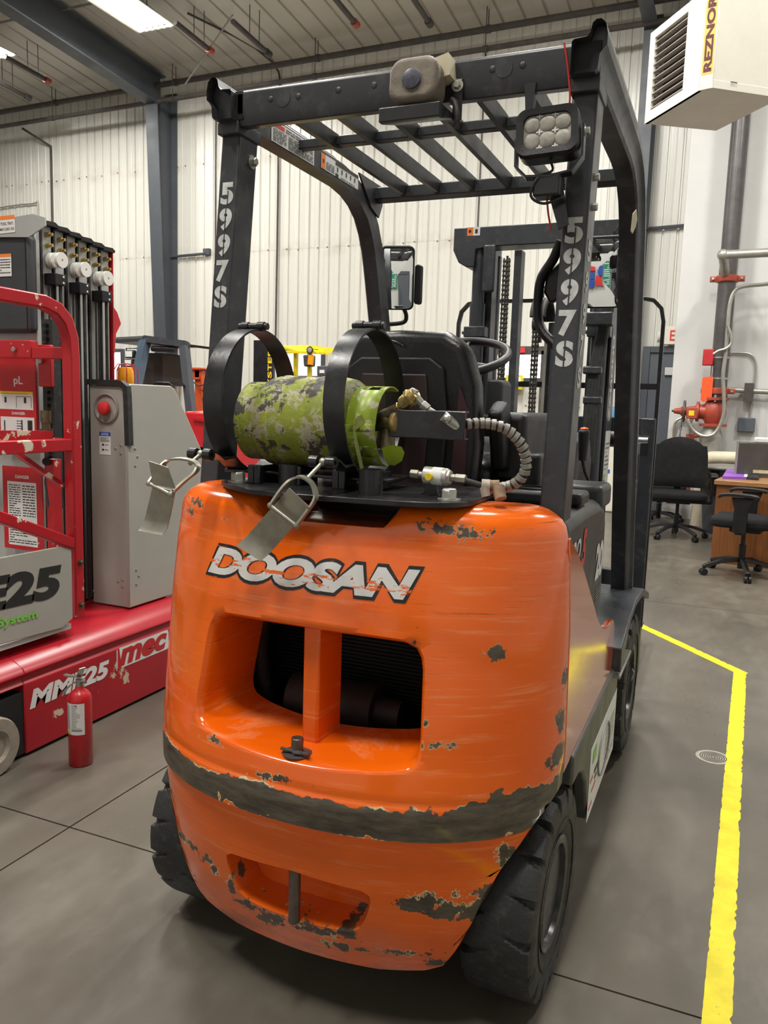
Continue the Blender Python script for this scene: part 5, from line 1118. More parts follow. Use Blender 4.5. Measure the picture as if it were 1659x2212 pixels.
# work cage
XC = -1.56; t_ = .024
cage = [(XC, -.2, 1.640), (XC, .72, 1.640), (XC, .88, 1.638), (XC, .945, 1.620), (XC, .99, 1.58), (XC, 1.013, 1.52), (XC, 1.018, 1.44), (XC, 1.018, 1.1), (XC, 1.018, .435)]
sq = [(-t_, -t_), (t_, -t_), (t_, t_), (-t_, t_)]
M().sweep(cage, sq, up=(1, 0, 0)).build('cage_rail', 'red', ML, bev=.006, seg=2, smooth=40)
M().bx(XC-.022, XC+.02, -.2, 1.0, 1.095, 1.142).build('mid_rail', 'red', ML, bev=.004)
M().bx(-2.3, XC-.03, 1.0, 1.04, 1.10, 1.14).build('cross_rail', 'red', ML, bev=.004)
M().sweep([(XC-.3, .2, 1.16), (XC-.05, .96, 1.15)], [(-.02, -.014), (.02, -.014), (.02, .014), (-.02, .014)], up=(0, 0, 1)).build('gate_bar', 'red', ML)
M().cyl((-1.66, .985, 1.15), (-1.66, .985, 1.175), .026, n=20).cyl((-1.66, .985, 1.175), (-1.66, .985, 1.20), .016, n=6).cyl((-1.66, .985, 1.20), (-1.66, .985, 1.245), .020, n=16).build('gate_spring', 'dbrass', ML)
M().sweep([(XC, -.2, 1.19), (XC, .60, .905), (XC, 1.0, .735)], [(-.022, -.02), (.022, -.02), (.022, .02), (-.022, .02)], up=(1, 0, 0)).build('diagonal_brace', 'red', ML, bev=.004)
M().sweep([(XC-.06, .80, 1.095), (XC-.03, .99, .96)], [(-.012, -.008), (.012, -.008), (.012, .008), (-.012, .008)], up=(1, 0, 0)).build('small_brace', 'red', ML)
a = at(-5, 773, 'y', 1.02); b = at(70, 735, 'y', 1.02); M().bx(a.x-.1, b.x, 1.01, 1.05, a.z, b.z).build('guard_bar', 'red', ML, bev=.004)
a = at(66, 775, 'y', 1.03); b = at(157, 748, 'y', 1.03); M().bx(a.x, XC-.02, 1.015, 1.05, a.z+.0, a.z+.045).build('guard_bar', 'red', ML, bev=.004)
hexbolt(M(), tuple(at(32, 755, 'y', 1.008)), (0, -1, 0), .010, .012, .0).build('bolt', 'steel', ML)
M().bx(at(66, 0, 'y', 1.08).x, at(95, 0, 'y', 1.08).x, 1.07, 1.09, at(80, 835, 'y', 1.08).z, at(80, 745, 'y', 1.08).z).build('carriage_bracket', 'redc', ML, bev=.004)
hexbolt(M(), tuple(at(90, 780, 'y', 1.068)), (0, -1, 0), .011, .014, .0).build('bolt', 'steel', ML)
M().prism([(-.2, .46), (.93, .415), (.985, .44), (.985, .715), (.93, .735), (-.2, .745)], 'x', XC+.010, XC+.016).build('cage_tray', 'grey', ML, bev=.003)
M().bx(-2.3, XC+.01, .2, .98, .40, .42).build('cage_floor', 'alu', ML)
put_text(M(), 'MME25', (XC+.0165, .14, .565), (0, 1, -.03), XV, .79, .125, .001, bold=.055, shear=.15).build('lettering', 'ink', ML)
put_text(M(), 'Self-Propelled Platform Access Enhancement System', (XC+.0180, -.55, .518), (0, 1, -.03), XV, 1.36, .042, .001, bold=.03).build('lettering', 'greenink', ML)
for z in (.66, .49): hexbolt(M(), (XC+t_, 1.02, z), (1, 0, 0), .009, .010, .013).build('bolt', 'dbrass', ML)
# ================================================================ FIRE EXTINGUISHER
EX = at(175, 1648, 'z', 0); ex_ = thing('fire_extinguisher', 'small red fire extinguisher standing on the floor in front of the red lift', 'extinguisher', (EX.x, EX.y, 0))
rE = .041; hs_ = at(172, 1490, 'y', EX.y).z
M().lathe((EX.x, EX.y, 0), (0, 0, 1), [(rE-.004, 0), (rE, .004), (rE, hs_-.035), (rE*.93, hs_-.018), (rE*.7, hs_-.005), (.016, hs_+.004), (.014, hs_+.015), (0, hs_+.015)], 36).build('cylinder', 'redc', ex_, smooth=50)
lz = at(172, 1578, 'y', EX.y).z; lm_ = M(); n = 16; lh = at(172, 1512, 'y', EX.y).z-lz; vs = []
for i in range(n+1):
    a = math.radians(215+120*i/n); vs += [V(EX.x+(rE+.0006)*math.cos(a), EX.y+(rE+.0006)*math.sin(a), lz), V(EX.x+(rE+.0006)*math.cos(a), EX.y+(rE+.0006)*math.sin(a), lz+lh)]
lb = lm_.add(vs, [(2*i, 2*i+2, 2*i+3, 2*i+1) for i in range(n)]).build('instruction_label', 'white', ex_)
pm = M(); ym = M()
def cyl_rect(m_, a0, a1, z0, z1, off=.0012):
    k = 4; vs = []
    for i in range(k+1):
        a = math.radians(a0+(a1-a0)*i/k); vs += [V(EX.x+(rE+off)*math.cos(a), EX.y+(rE+off)*math.sin(a), lz+z0*lh), V(EX.x+(rE+off)*math.cos(a), EX.y+(rE+off)*math.sin(a), lz+z1*lh)]
    m_.add(vs, [(2*i, 2*i+2, 2*i+3, 2*i+1) for i in range(k)])
rr = random.Random(4)
for k in range(14): cyl_rect(pm, 222, 262, .90-.055*k, .915-.055*k)
for k in range(16): cyl_rect(pm, 272, 272+rr.uniform(20, 45), .95-.05*k, .965-.05*k)
cyl_rect(pm, 288, 300, .9, .96); cyl_rect(pm, 270, 322, .12, .17); cyl_rect(ym, 217, 262, .0, .10)
pm.build('print', 'midink', lb); ym.build('print', 'yellowink', lb)
tz = hs_+.012; M().cyl((EX.x, EX.y, tz), (EX.x, EX.y, tz+.028), .013, n=16).cyl((EX.x-.01, EX.y, tz+.018), (EX.x+.038, EX.y-.01, tz+.026), .006, n=12).build('valve', 'latch', ex_)
def hdl(pts, w_): return M().sweep(smoothpath(pts, 4), [(-w_, -.003), (w_, -.003), (w_, .003), (-w_, .003)], up=(0, 0, 1))
h0 = V(EX.x, EX.y, tz+.02)
M().sweep(smoothpath([h0+V(.01, 0, .005), h0+V(-.02, -.004, -.008), h0+V(-.05, -.012, -.035), h0+V(-.062, -.016, -.058)], 4), [(-.0025, -.008), (.0025, -.008), (.0025, .008), (-.0025, .008)], up=(0, 0, 1)).build('carry_handle', 'steel', ex_)
M().sweep(smoothpath([h0+V(.02, 0, .012), h0+V(-.005, -.003, .018), h0+V(-.03, -.008, .016), h0+V(-.056, -.012, .018)], 4), [(-.0025, -.008), (.0025, -.008), (.0025, .008), (-.0025, .008)], up=(0, 0, 1)).build('squeeze_lever', 'steel', ex_)
M().sweep([h0+V(.0, 0, .02), h0+V(.018, -.004, .052)], [(-.0015, -.012), (.0015, -.012), (.0015, .012), (-.0015, .012)], up=(0, 0, 1)).build('hanging_tag', 'galv', ex_)
# ================================================================ MACHINES BEHIND (left and centre)
def quad(m_, pts, y_, d=.05):
    P = [at(px, py, 'y', y_) for px, py in pts]; n = len(P); m_.add(P+[p+V(0, d, 0) for p in P], [tuple(range(n)), tuple(range(n, 2*n))]+[(i, (i+1) % n, n+(i+1) % n, n+i) for i in range(n)]); return m_
pf = thing('parked_forklift', 'parked red forklift with a dark overhead guard behind the grey tower', 'forklift', (-4.6, 6, 0))
def bar(m_, p, q, y0, y1, r): a, b = at(*p, 'y', y0), at(*q, 'y', y1); return m_.sweep([a, b], [(-r, -r), (r, -r), (r, r), (-r, r)], up=(0, .2, 1) if abs((b-a).z) < abs((b-a).x)+abs((b-a).y) else (0, 1, 0))
for p, q, y0, y1, r in (((313, 733), (404, 745), 5.6, 5.6, .035), ((248, 735), (313, 733), 7.0, 5.6, .03), ((404, 747), (340, 738), 5.6, 7.0, .03)): bar(M(), p, q, y0, y1, r).build('guard_bar', 'frame', pf)
quad(M(), [(248, 733), (313, 731), (404, 743), (400, 748), (313, 737), (250, 741)], 5.65, .9).build('guard_roof', 'frame', pf)
bar(M(), (313, 738), (280, 900), 5.6, 5.2, .045).build('guard_post', pmat('bluegrey_post', (.07, .10, .14), .25, .2), pf); bar(M(), (398, 748), (421, 965), 5.6, 5.5, .040).build('guard_post', 'column', pf)
M().cyl(at(329, 753, 'y', 5.6), at(380, 755, 'y', 5.6), .03, n=16).build('light_bar', 'black', pf)
for (px, py) in ((283, 765), (281, 784)):
    h_ = M().cb(at(px, py, 'y', 5.5), (.10, .06, .085)).build('led_lamp', 'black', pf, bev=.012); M().cb(at(px, py, 'y', 5.5)+V(0, -.034, 0), (.08, .006, .06)).build('lens', 'white', h_)
M().tube([at(305, 752, 'y', 5.6), at(273, 752, 'y', 5.6), at(272, 773, 'y', 5.6), at(300, 774, 'y', 5.6)], .008, 6).build('lamp_guard', 'black', pf)
quad(M(), [(318, 762), (350, 763), (352, 830), (300, 830)], 5.9, .5).build('battery_box', pmat('dark_box', (.055, .055, .052), .6), pf, bev=.01)
quad(M(), [(327, 832), (332, 826), (342, 824), (365, 825), (373, 833)], 5.3, .3).build('seat_top', 'vinyl', pf, bev=.01)
quad(M(), [(396, 888), (448, 888), (450, 1010), (396, 1010)], 5.0, .9).build('body', 'redc', pf, bev=.03)
quad(M(), [(416, 903), (446, 905), (446, 912), (416, 908)], 4.98, .03).build('body_crease', 'redbase', pf)
b0 = at(300, 1000, 'y', 5.6); M().bx(b0.x-.1, at(450, 1000, 'y', 5.0).x, 5.0, 6.4, .25, .85).build('body_lower', 'redc', pf)
for x_ in (b0.x+.15, at(440, 1000, 'y', 5.0).x-.1): M().cyl((x_-.1, 5.3, .27), (x_+.08, 5.3, .27), .27, n=28).cyl((x_-.1, 6.3, .27), (x_+.08, 6.3, .27), .27, n=28).build('tyre', 'rubber', pf)
pr_ = thing('shop_press', 'orange steel frame shop press standing in front of the ribbed wall', 'press', (-5.6, 8.3, 0)); y_ = 8.3
mo = pmat('press_orange', (.62, .085, .02), .4, 0, .12, 6)
quad(M(), [(337, 794), (430, 794), (430, 817), (337, 817)], y_, .22).build('top_beam', mo, pr_); quad(M(), [(334, 792), (441, 795), (441, 798), (334, 796)], y_-.05, .35).build('beam_flange', mo, pr_); quad(M(), [(337, 815), (430, 815), (430, 819), (337, 819)], y_-.05, .32).build('beam_flange', mo, pr_)
for a_, b_ in ((337, 352), (421, 436)):
    P0 = at(a_, 800, 'y', y_); P1 = at(b_, 800, 'y', y_); M().bx(P0.x, P1.x, y_, y_+.2, 0, P0.z).build('upright', mo, pr_)
P0 = at(340, 900, 'y', y_); P1 = at(436, 900, 'y', y_); M().bx(P0.x, P1.x, y_+.02, y_+.18, .75, .92).build('bed', mo, pr_); M().bx(P0.x-.05, P0.x+.2, y_-.2, y_+.4, 0, .06).bx(P1.x-.2, P1.x+.05, y_-.2, y_+.4, 0, .06).build('foot', mo, pr_)
M().cyl(at(386, 820, 'y', y_+.1), at(384, 875, 'y', y_+.1), .05, n=16).build('ram', 'steel', pr_)
sticker(pr_, tuple(at(367, 810, 'y', y_-.002)), (1, 0, 0), (0, 0, 1), .12, .035, 'white', [('ink', [(.4, .2, .9, .8)])], name='maker_plate')
M().cyl(at(438, 812, 'y', y_), at(440, 860, 'y', y_), .035, n=14).build('pump_cylinder', mo, pr_)
M().tube(smoothpath([at(413, 821, 'y', y_), at(428, 833, 'y', y_-.1), at(440, 832, 'y', y_-.1), at(438, 850, 'y', y_)], 5), .010, 8).build('press_hose', 'rubber', pr_)
ym_ = thing('yellow_forklift', 'yellow lift truck with a slatted roof guard and round lamp behind the propane cylinder', 'forklift', (-3.9, 7.6, 0)); y_ = 7.4
quad(M(), [(602, 747), (668, 745), (668, 750), (602, 751)], y_+.3, .05).build('roof_rail', 'yellow', ym_); quad(M(), [(668, 745), (735, 755), (735, 763), (668, 752)], y_, .06).build('roof_rail', 'yellow', ym_)
for k in range(7): M().sweep([at(606+9*k, 748, 'y', y_+.3), at(650+9*k, 762, 'y', y_-.1)], [(-.012, -.02), (.012, -.02), (.012, .02), (-.012, .02)], up=(0, 0, 1)).build('roof_slat', 'yellow', ym_)
quad(M(), [(602, 756), (735, 762), (735, 767), (602, 761)], y_-.1, .06).build('roof_rail', 'yellow', ym_)
for (a_, b_, yb_) in ((634, 641, y_+.2), (664, 671, y_)):
    P0 = at(a_, 760, 'y', yb_); P1 = at(b_, 760, 'y', yb_); M().bx(P0.x, P1.x, yb_, yb_+.05, .6, P0.z).build('post', 'yellow', ym_)
P0 = at(590, 860, 'y', y_); P1 = at(740, 860, 'y', y_); M().bx(P0.x, P1.x, y_-.1, y_+.9, .3, 1.30).build('body', 'yellow', ym_, bev=.04)
for x_ in (P0.x+.2, P1.x-.25): M().cyl((x_-.1, y_+.2, .3), (x_+.12, y_+.2, .3), .3, n=28).build('tyre', 'rubber', ym_)
lp = at(669, 756, 'y', y_-.15); M().lathe(lp, (0, -1, 0), [(0, -.05), (.03, -.045), (.045, 0), (.04, .004)], 24).build('round_lamp', 'black', ym_); M().lathe(lp, (0, -1, 0), [(0, .006), (.03, .005), (.038, 0), (0, 0)], 20).build('lamp_lens', 'lens', ym_)
quad(M(), [(653, 766), (673, 766), (672, 792), (655, 792)], y_-.12, .12).build('horn_box', 'rust', ym_, bev=.02); quad(M(), [(666, 766), (675, 768), (672, 788), (664, 787)], y_-.14, .05).build('amber_light', 'amber', ym_)
dp = quad(M(), [(684, 790), (722, 790), (722, 812), (684, 812)], y_-.2, .1).build('dash_panel', 'column', ym_, bev=.01); quad(M(), [(690, 799), (700, 799), (700, 806), (690, 806)], y_-.21, .01).build('gauge', 'white', dp)
hm = thing('black_forklift_mast', 'black lift truck mast with yellow vertical letters seen through the left clamp hoop', 'mast', (-4.3, 6.9, 0)); y_ = 6.9
P0 = at(548, 735, 'y', y_); P1 = at(577, 735, 'y', y_); M().bx(P0.x, P1.x, y_, y_+.1, 0, P0.z).build('mast_column', 'black', hm); P2 = at(590, 735, 'y', y_)
mp = M().bx(P1.x, P2.x, y_+.01, y_+.05, 0, P0.z-.05).build('letter_strip', pmat('dark_strip', (.02, .022, .03), .4), hm)
for k, ch in enumerate('HYSTER'):
    vs, fs = text_fit(ch, .075, .055, bold=.03); z0 = P0.z-.18-.085*(5-k); xc = P1.x+.012
    M().add([V(P1.x+.062-b, y_+.008, z0+a) for a, b in vs], fs).build('lettering', 'yellowink', mp)
quad(M(), [(445, 895), (452, 880), (470, 990), (462, 1000)], 5.9, .1).build('strap', 'yellowink', hm) if False else None
# taillight bar seen through the mast
tb = thing('tail_light_bar', 'dark bar with red lamps seen between the mast chains above a bright window', 'lamp', tuple(at(1110, 757, 'y', 9.2)))
quad(M(), [(1010, 748), (1200, 748), (1200, 765), (1010, 767)], 9.2, .06).build('bar', 'rust', tb)
for a_, b_ in ((1018, 1030), (1105, 1120), (1122, 1134)): quad(M(), [(a_, 750), (b_, 750), (b_, 762), (a_, 762)], 9.18, .03).build('red_lens', 'redink', tb)
P0 = at(1010, 757, 'y', 9.2); M().bx(P0.x, P0.x+.05, 9.2, 9.25, 0, P0.z).bx(P0.x+1.0, P0.x+1.05, 9.2, 9.25, 0, P0.z).build('stand', 'rust', tb)
ypan = thing('wall_panel', 'small bright yellow panel on the far wall seen between the mast chains', 'sign', tuple(at(1112, 826, 'y', 9.9)))
P0 = at(1094, 810, 'y', 9.92); P1 = at(1128, 842, 'y', 9.92); M().bx(P0.x, P1.x, 9.90, 10.02, P1.z, P0.z).build('panel', 'yellow', ypan, bev=.005); M().bx(P0.x+.06, P1.x-.03, 9.895, 9.90, P1.z+.06, P0.z-.03).build('pane', 'day', ypan)  # plain yellow panel; the pane's daylight glow is put into its material
# ================================================================ UNIT HEATER (top right)
HZ = 3.4; HT = 4.02
def hat(px, py): return at(px, py, 'z', HZ)
A, B, C_, D_ = hat(1393, 268), hat(1510, 196), hat(1539, 190), hat(1547, 283)
E_ = D_+(B-A)*1.0+V(.02, .02, 0); E_ = V(.90, 4.83, HZ)
ht = thing('unit_heater', 'white ceiling gas heater with dark louvres and a vertical yellow name strip', 'heater', ((A+E_)/2).to_tuple())
pl_ = [A, B, C_, E_, D_]
hb_ = M().add([p.copy() for p in pl_]+[V(p.x, p.y, HT) for p in pl_], [tuple(range(5)), tuple(range(5, 10))]+[(i, (i+1) % 5, 5+(i+1) % 5, 5+i) for i in range(1, 5)]).build('casing', 'trimwhite', ht, bev=.004)
u_ = (B-A).normalized(); L_ = (B-A).length; zz = V(0, 0, 1); n_ = u_.cross(zz)   # outward
n_ = n_ if n_.y < 0 else -n_
fr = lambda a, z, d=0: A+u_*a+V(0, 0, z)+n_*d
def fbox(m_, a0, a1, z0, z1, d0, d1): return m_.add([fr(a, z, d) for a in (a0, a1) for z in (z0, z1) for d in (d0, d1)], [(0, 1, 3, 2), (4, 6, 7, 5), (0, 4, 5, 1), (2, 3, 7, 6), (0, 2, 6, 4), (1, 5, 7, 3)])
HH = HT-HZ; lx0, lx1 = .065, .47; lz0, lz1 = .07, HH-.055
ff = M(); fbox(ff, 0, lx0, 0, HH, -.02, .004); fbox(ff, lx1, L_, 0, HH, -.02, .004); fbox(ff, lx0, lx1, 0, lz0, -.02, .004); fbox(ff, lx0, lx1, lz1, HH, -.02, .004); ff.build('front_frame', 'trimwhite', ht)
fbox(M(), lx0, lx1, lz0, lz1, -.09, -.085).build('duct', 'zone', ht)
for k in range(10):
    z0 = lz0+.012+(lz1-lz0)*k/10
    m_ = M(); m_.add([fr(lx0, z0+.006, -.05), fr(lx1, z0+.006, -.05), fr(lx1, z0, .0), fr(lx0, z0, .0), fr(lx0, z0+.011, -.05), fr(lx1, z0+.011, -.05), fr(lx1, z0+.006, .0), fr(lx0, z0+.006, .0)],
          [(0, 1, 2, 3), (4, 5, 6, 7), (0, 1, 5, 4), (1, 2, 6, 5), (2, 3, 7, 6), (3, 0, 4, 7)]); m_.build('louvre', pmat('louvre_enamel', (.33, .30, .27), .5) if k == 0 else bpy.data.materials['louvre_enamel'], ht)
w_ = (C_-B); wl_ = w_.length; wu = w_.normalized(); wn = wu.cross(zz); 
fr2 = (tuple(B+V(0, 0, .07)), tuple(zz), tuple(-wu), None)
nm_ = zz.cross(-wu).normalized()
o_ = B+wu*wl_*.95+V(0, 0, .085)-wn*0
if (nm_.y > 0): pass
stn = sticker(ht, tuple(C_-wu*wl_*.08+V(0, 0, .10)+wn*.002), (0, 0, 1), tuple(-wu), .47, wl_*.86, 'yellowink', [('maroon', 'REZNOR', (.03, .12, .98, .88), {'bold': .03})], name='name_strip') if False else None
Mt['maroon'] = pmat('maroon_ink', (.10, .012, .015), .5); Mt['strip'] = pmat('strip_yellow', (.72, .48, .10), .5)
sticker(ht, tuple(C_-wu*wl_*.07+V(0, 0, .09)), (0, 0, 1), tuple(-wu), .50, wl_*.86, 'strip', [('maroon', 'REZNOR', (.03, .14, .97, .86), {'bold': .05})], name='name_strip')
sd = (E_-C_).normalized(); M().add([C_+sd*a+V(0, 0, z)+V(.6, -.8, 0)*d for a in (.13, .18) for z in (.025, .055) for d in (.001, .003)], [(0, 1, 3, 2), (4, 6, 7, 5), (0, 4, 5, 1), (2, 3, 7, 6), (0, 2, 6, 4), (1, 5, 7, 3)]).build('side_slot', 'zone', ht)
ef = M(); pe = [A, B, C_, E_]
for p, q in ((A, B), (B, C_), (C_, E_)): d = (q-p).normalized(); nn_ = d.cross(zz)*.003; ef.add([p+nn_, q+nn_, q+nn_+V(0, 0, .05), p+nn_+V(0, 0, .05), p, q, q+V(0, 0, .05), p+V(0, 0, .05)], [(0, 1, 2, 3), (4, 5, 6, 7), (3, 2, 6, 7), (0, 1, 5, 4)])
ef.build('bottom_hem', 'trimwhite', ht, bev=.001)
for p in (A.lerp(D_, .5), B.lerp(E_, .4)): M().cyl((p.x, p.y+.02, HT), (p.x, p.y+.02, cz(p.y)), .008, n=6).build('hanger_rod', 'rust', ht)
# ================================================================ FIRE RISER
rs = thing('fire_riser', 'dark vertical fire riser pipe with red gate valve in front of the white wall', 'pipe', (.55, 9.0, 0))
YR_ = 9.02; p1 = at(1590, 300, 'y', YR_); p2 = at(1557, 850, 'y', YR_); xr = (p1.x+p2.x)/2
vz = at(1530, 900, 'y', YR_).z; RR = .098
M().cyl((xr, YR_, vz), (xr, YR_, 6.6), RR, n=28).build('riser_pipe', 'pipe', rs)
def pz(py, px=1555): return at(px, py, 'y', YR_).z
def clampring(z, mat='ironred'):
    o = M().lathe((xr, YR_, z-.04), (0, 0, 1), [(RR, 0), (RR+.025, .004), (RR+.03, .04), (RR+.025, .076), (RR, .08)], 28).bx(xr-RR-.09, xr-RR-.01, YR_-.04, YR_+.04, z-.03, z+.03).bx(xr+RR+.01, xr+RR+.09, YR_-.04, YR_+.04, z-.03, z+.03).build('pipe_coupling', mat, rs, bev=.006)
    for s_ in (-1, 1): M().cyl((xr+s_*(RR+.055), YR_-.08, z), (xr+s_*(RR+.055), YR_+.05, z), .014, n=8).build('coupling_bolt', 'steel', o)
clampring(pz(603, 1570)); clampring(pz(845, 1550))
# gate valve with hand wheel
zv = pz(890, 1535)
vb_ = M().lathe((xr-.02, YR_, zv-.17), (0, 0, 1), [(RR+.055, 0), (RR+.055, .03), (RR-.005, .035), (RR+.03, .10), (RR+.04, .17), (RR+.03, .24), (RR-.005, .305), (RR+.055, .31), (RR+.055, .34)], 28).build('valve_body', 'ironred', rs, smooth=50)
M().lathe((xr-.02, YR_, zv), (-1, 0, 0), [(.10, .08), (.085, .16), (.12, .17), (.12, .20), (.07, .21), (.05, .34), (.06, .36), (.04, .38), (.03, .45)], 20).build('valve_bonnet', 'ironred', rs, smooth=50)
for q in range(8):
    a = 2*PI*q/8; M().cyl((xr-.02+(RR+.03)*math.cos(a), YR_+(RR+.03)*math.sin(a), zv+.12), (xr-.02+(RR+.03)*math.cos(a), YR_+(RR+.03)*math.sin(a), zv+.20), .013, n=6).build('flange_bolt', 'steel', vb_)
wx = at(1478, 885, 'y', YR_).x
M().lathe((wx, YR_, zv), (1, 0, 0), [(.115, -.012), (.13, -.012), (.13, .012), (.115, .012)], 32, True).build('hand_wheel', 'rust', rs)
M().bx(wx-.005, wx+.005, YR_-.12, YR_+.12, zv-.01, zv+.01).bx(wx-.005, wx+.005, YR_-.01, YR_+.01, zv-.12, zv+.12).cyl((wx-.14, YR_, zv), (wx+.25, YR_, zv), .014, n=10).build('valve_stem', 'rust', rs)
M().bx(wx+.03, wx+.16, YR_-.12, YR_-.02, zv-.09, zv+.05).build('tamper_box', 'ironred', rs, bev=.012); M().bx(wx+.06, wx+.12, YR_-.124, YR_-.12, zv-.05, zv+.01).build('box_label', 'yellowink', rs)
# chains
for k, dx in enumerate((-.01, .10)):
    for q in range(13):
        z = zv-.10-q*.052; pts = [(wx+dx+(.010*math.cos(a) if q % 2 == 0 else 0)-.003*q, YR_-.1+(.010*math.cos(a) if q % 2 else 0), z+.026*math.sin(a)) for a in [2*PI*i/10 for i in range(10)]]
        M().tube(pts, .0045, 5, True).build('chain_link', 'rust', rs)
# lower body: big tee below, small red valve, tags
zb_ = zv-.17
M().cyl((xr-.03, YR_, 0), (xr-.03, YR_, zb_-.12), RR+.035, n=28).lathe((xr-.03, YR_, zb_-.13), (0, 0, 1), [(RR+.035, 0), (RR, .10), (RR, .14)], 28).build('lower_riser', 'galv', rs, smooth=50)
M().cyl((xr-.26, YR_-.02, .25), (xr-.26, YR_-.02, zb_-.10), .045, n=16).cyl((xr-.31, YR_-.02, zb_-.12), (xr-.13, YR_-.02, zb_-.12), .02, n=10).build('drain_valve', 'ironred', rs); M().bx(xr-.34, xr-.2, YR_-.06, YR_+.02, zb_-.35, zb_-.2).build('drain_body', 'ironred', rs, bev=.02)
M().prismf(rrect(-.06, -.14, .06, .14, .015, 3), (tuple(at(1527, 840, 'y', YR_-.12)), (1, 0, .08), (0, 0, 1), (0, -1, 0)), -.01, .0).build('orange_tag', pmat('fluo_tag', (.95, .10, .02), .45, 0, .2, 30, .4, 30), rs)
M().cb(at(1530, 772, 'y', YR_-.05), (.12, .09, .19)).build('flow_switch', pmat('switch_red', (.42, .02, .025), .4), rs, bev=.01); M().cyl(at(1535, 778, 'y', YR_-.05), (xr, YR_-.05, at(1535, 778, 'y', YR_).z), .018, n=10).build('switch_neck', 'galv', rs)
for z in (pz(775), pz(820)): M().lathe((xr, YR_, z), (0, 0, 1), [(RR+.002, 0), (RR+.006, 0), (RR+.006, .02), (RR+.002, .02)], 28, True).build('pipe_strap', 'steel', rs)
M().tube([at(1540, 790, 'y', YR_-.1), at(1536, 838, 'y', YR_-.1)], .008, 8).build('tag_wire', 'steel', rs)
# branch pipe going right
bz = pz(565, 1580); ty0 = YR_-.45
M().cyl((xr-.02, YR_-.02, pz(600, 1570)-.0), (xr-.06, ty0, bz), .05, n=18).ball((xr-.06, ty0, bz), .062, n=18).cyl((xr-.06, ty0, bz), (2.4, ty0, bz+.02), .048, n=18).build('branch_pipe', 'galv', rs)
# conduits beside
def cond(name, label, pts, y_, r, mat='galv'): return tag(M().tube(smoothpath([at(px, py, 'y', y_) for px, py in pts], 5), r, 8).build(name, mat), label, 'conduit')
cond('flex_conduit', 'grey conduit curving off the riser to the right edge above the red switch', [(1720, 600), (1659, 613), (1610, 618), (1588, 628), (1577, 655), (1572, 705), (1568, 760), (1562, 810), (1564, 860), (1562, 900), (1545, 935), (1520, 942), (1498, 930), (1484, 905)], 8.84, .022)
cond('flex_conduit', 'thin conduit looping from the riser to the red flow switch', [(1570, 700), (1578, 720), (1580, 740), (1570, 752), (1552, 758), (1541, 765)], 8.80, .016)
cond('wall_conduit', 'thin conduit bending down the white wall to a grey junction box', [(1567, 762), (1600, 762), (1622, 766), (1632, 785), (1630, 830), (1622, 880), (1618, 910)], 9.27, .012)
tag(M().cb(at(1612, 918, 'y', 9.26), (.19, .07, .17)).build('junction_box', 'door', bev=.01), 'grey square junction box on the white wall right of the riser', 'box')
tag(M().tube([at(1575, 842, 'y', 9.2), at(1720, 850, 'y', 9.2)], .032, 12).build('wall_pipe', 'galv'), 'short horizontal pipe on the white wall right of the lower red coupling', 'pipe')
M().cb(at(1617, 848, 'y', 9.2), (.10, .1, .22)).build('pipe_clamp', 'rust', [o for o in COL.objects if o.name == 'wall_pipe'][0])
cond('wall_conduit', 'curved silver conduit on the white wall behind the chains', [(1455, 955), (1456, 925), (1462, 908), (1478, 903), (1495, 912)], 9.25, .016, 'steel')
tag(M().tube(smoothpath([at(1504, 1135, 'y', 8.76), at(1510, 1085, 'y', 8.76), at(1514, 1040, 'y', 8.76), at(1519, 1002, 'y', 8.76), at(1532, 990, 'y', 8.76), at(1560, 989, 'y', 8.76), at(1640, 992, 'y', 8.76), at(1720, 995, 'y', 8.76)], 5), .075, 18).build('insulated_pipe', 'insul'), 'cream insulated pipe bending behind the mesh chair and desk', 'pipe')
# ================================================================ WATER COOLER seen through the mast
wc = thing('water_cooler', 'white water cooler with a blue bottle seen between mast and front pillar', 'water cooler', (-.95, 9.4, 0))
P0 = at(1303, 925, 'y', 9.4); M().bx(P0.x-.13, P0.x+.2, 9.4, 9.72, 0, P0.z-.06).build('cabinet', 'trimwhite', wc, bev=.02)
M().lathe((P0.x+.03, 9.55, P0.z-.06), (0, 0, 1), [(.05, 0), (.06, .04), (.13, .08), (.135, .30), (.12, .34), (0, .35)], 24).build('bottle', 'glassblue', wc, smooth=60); M().bx(P0.x-.0, P0.x+.12, 9.395, 9.40, P0.z-.58, P0.z-.53).build('blue_tab', 'blueink', wc)
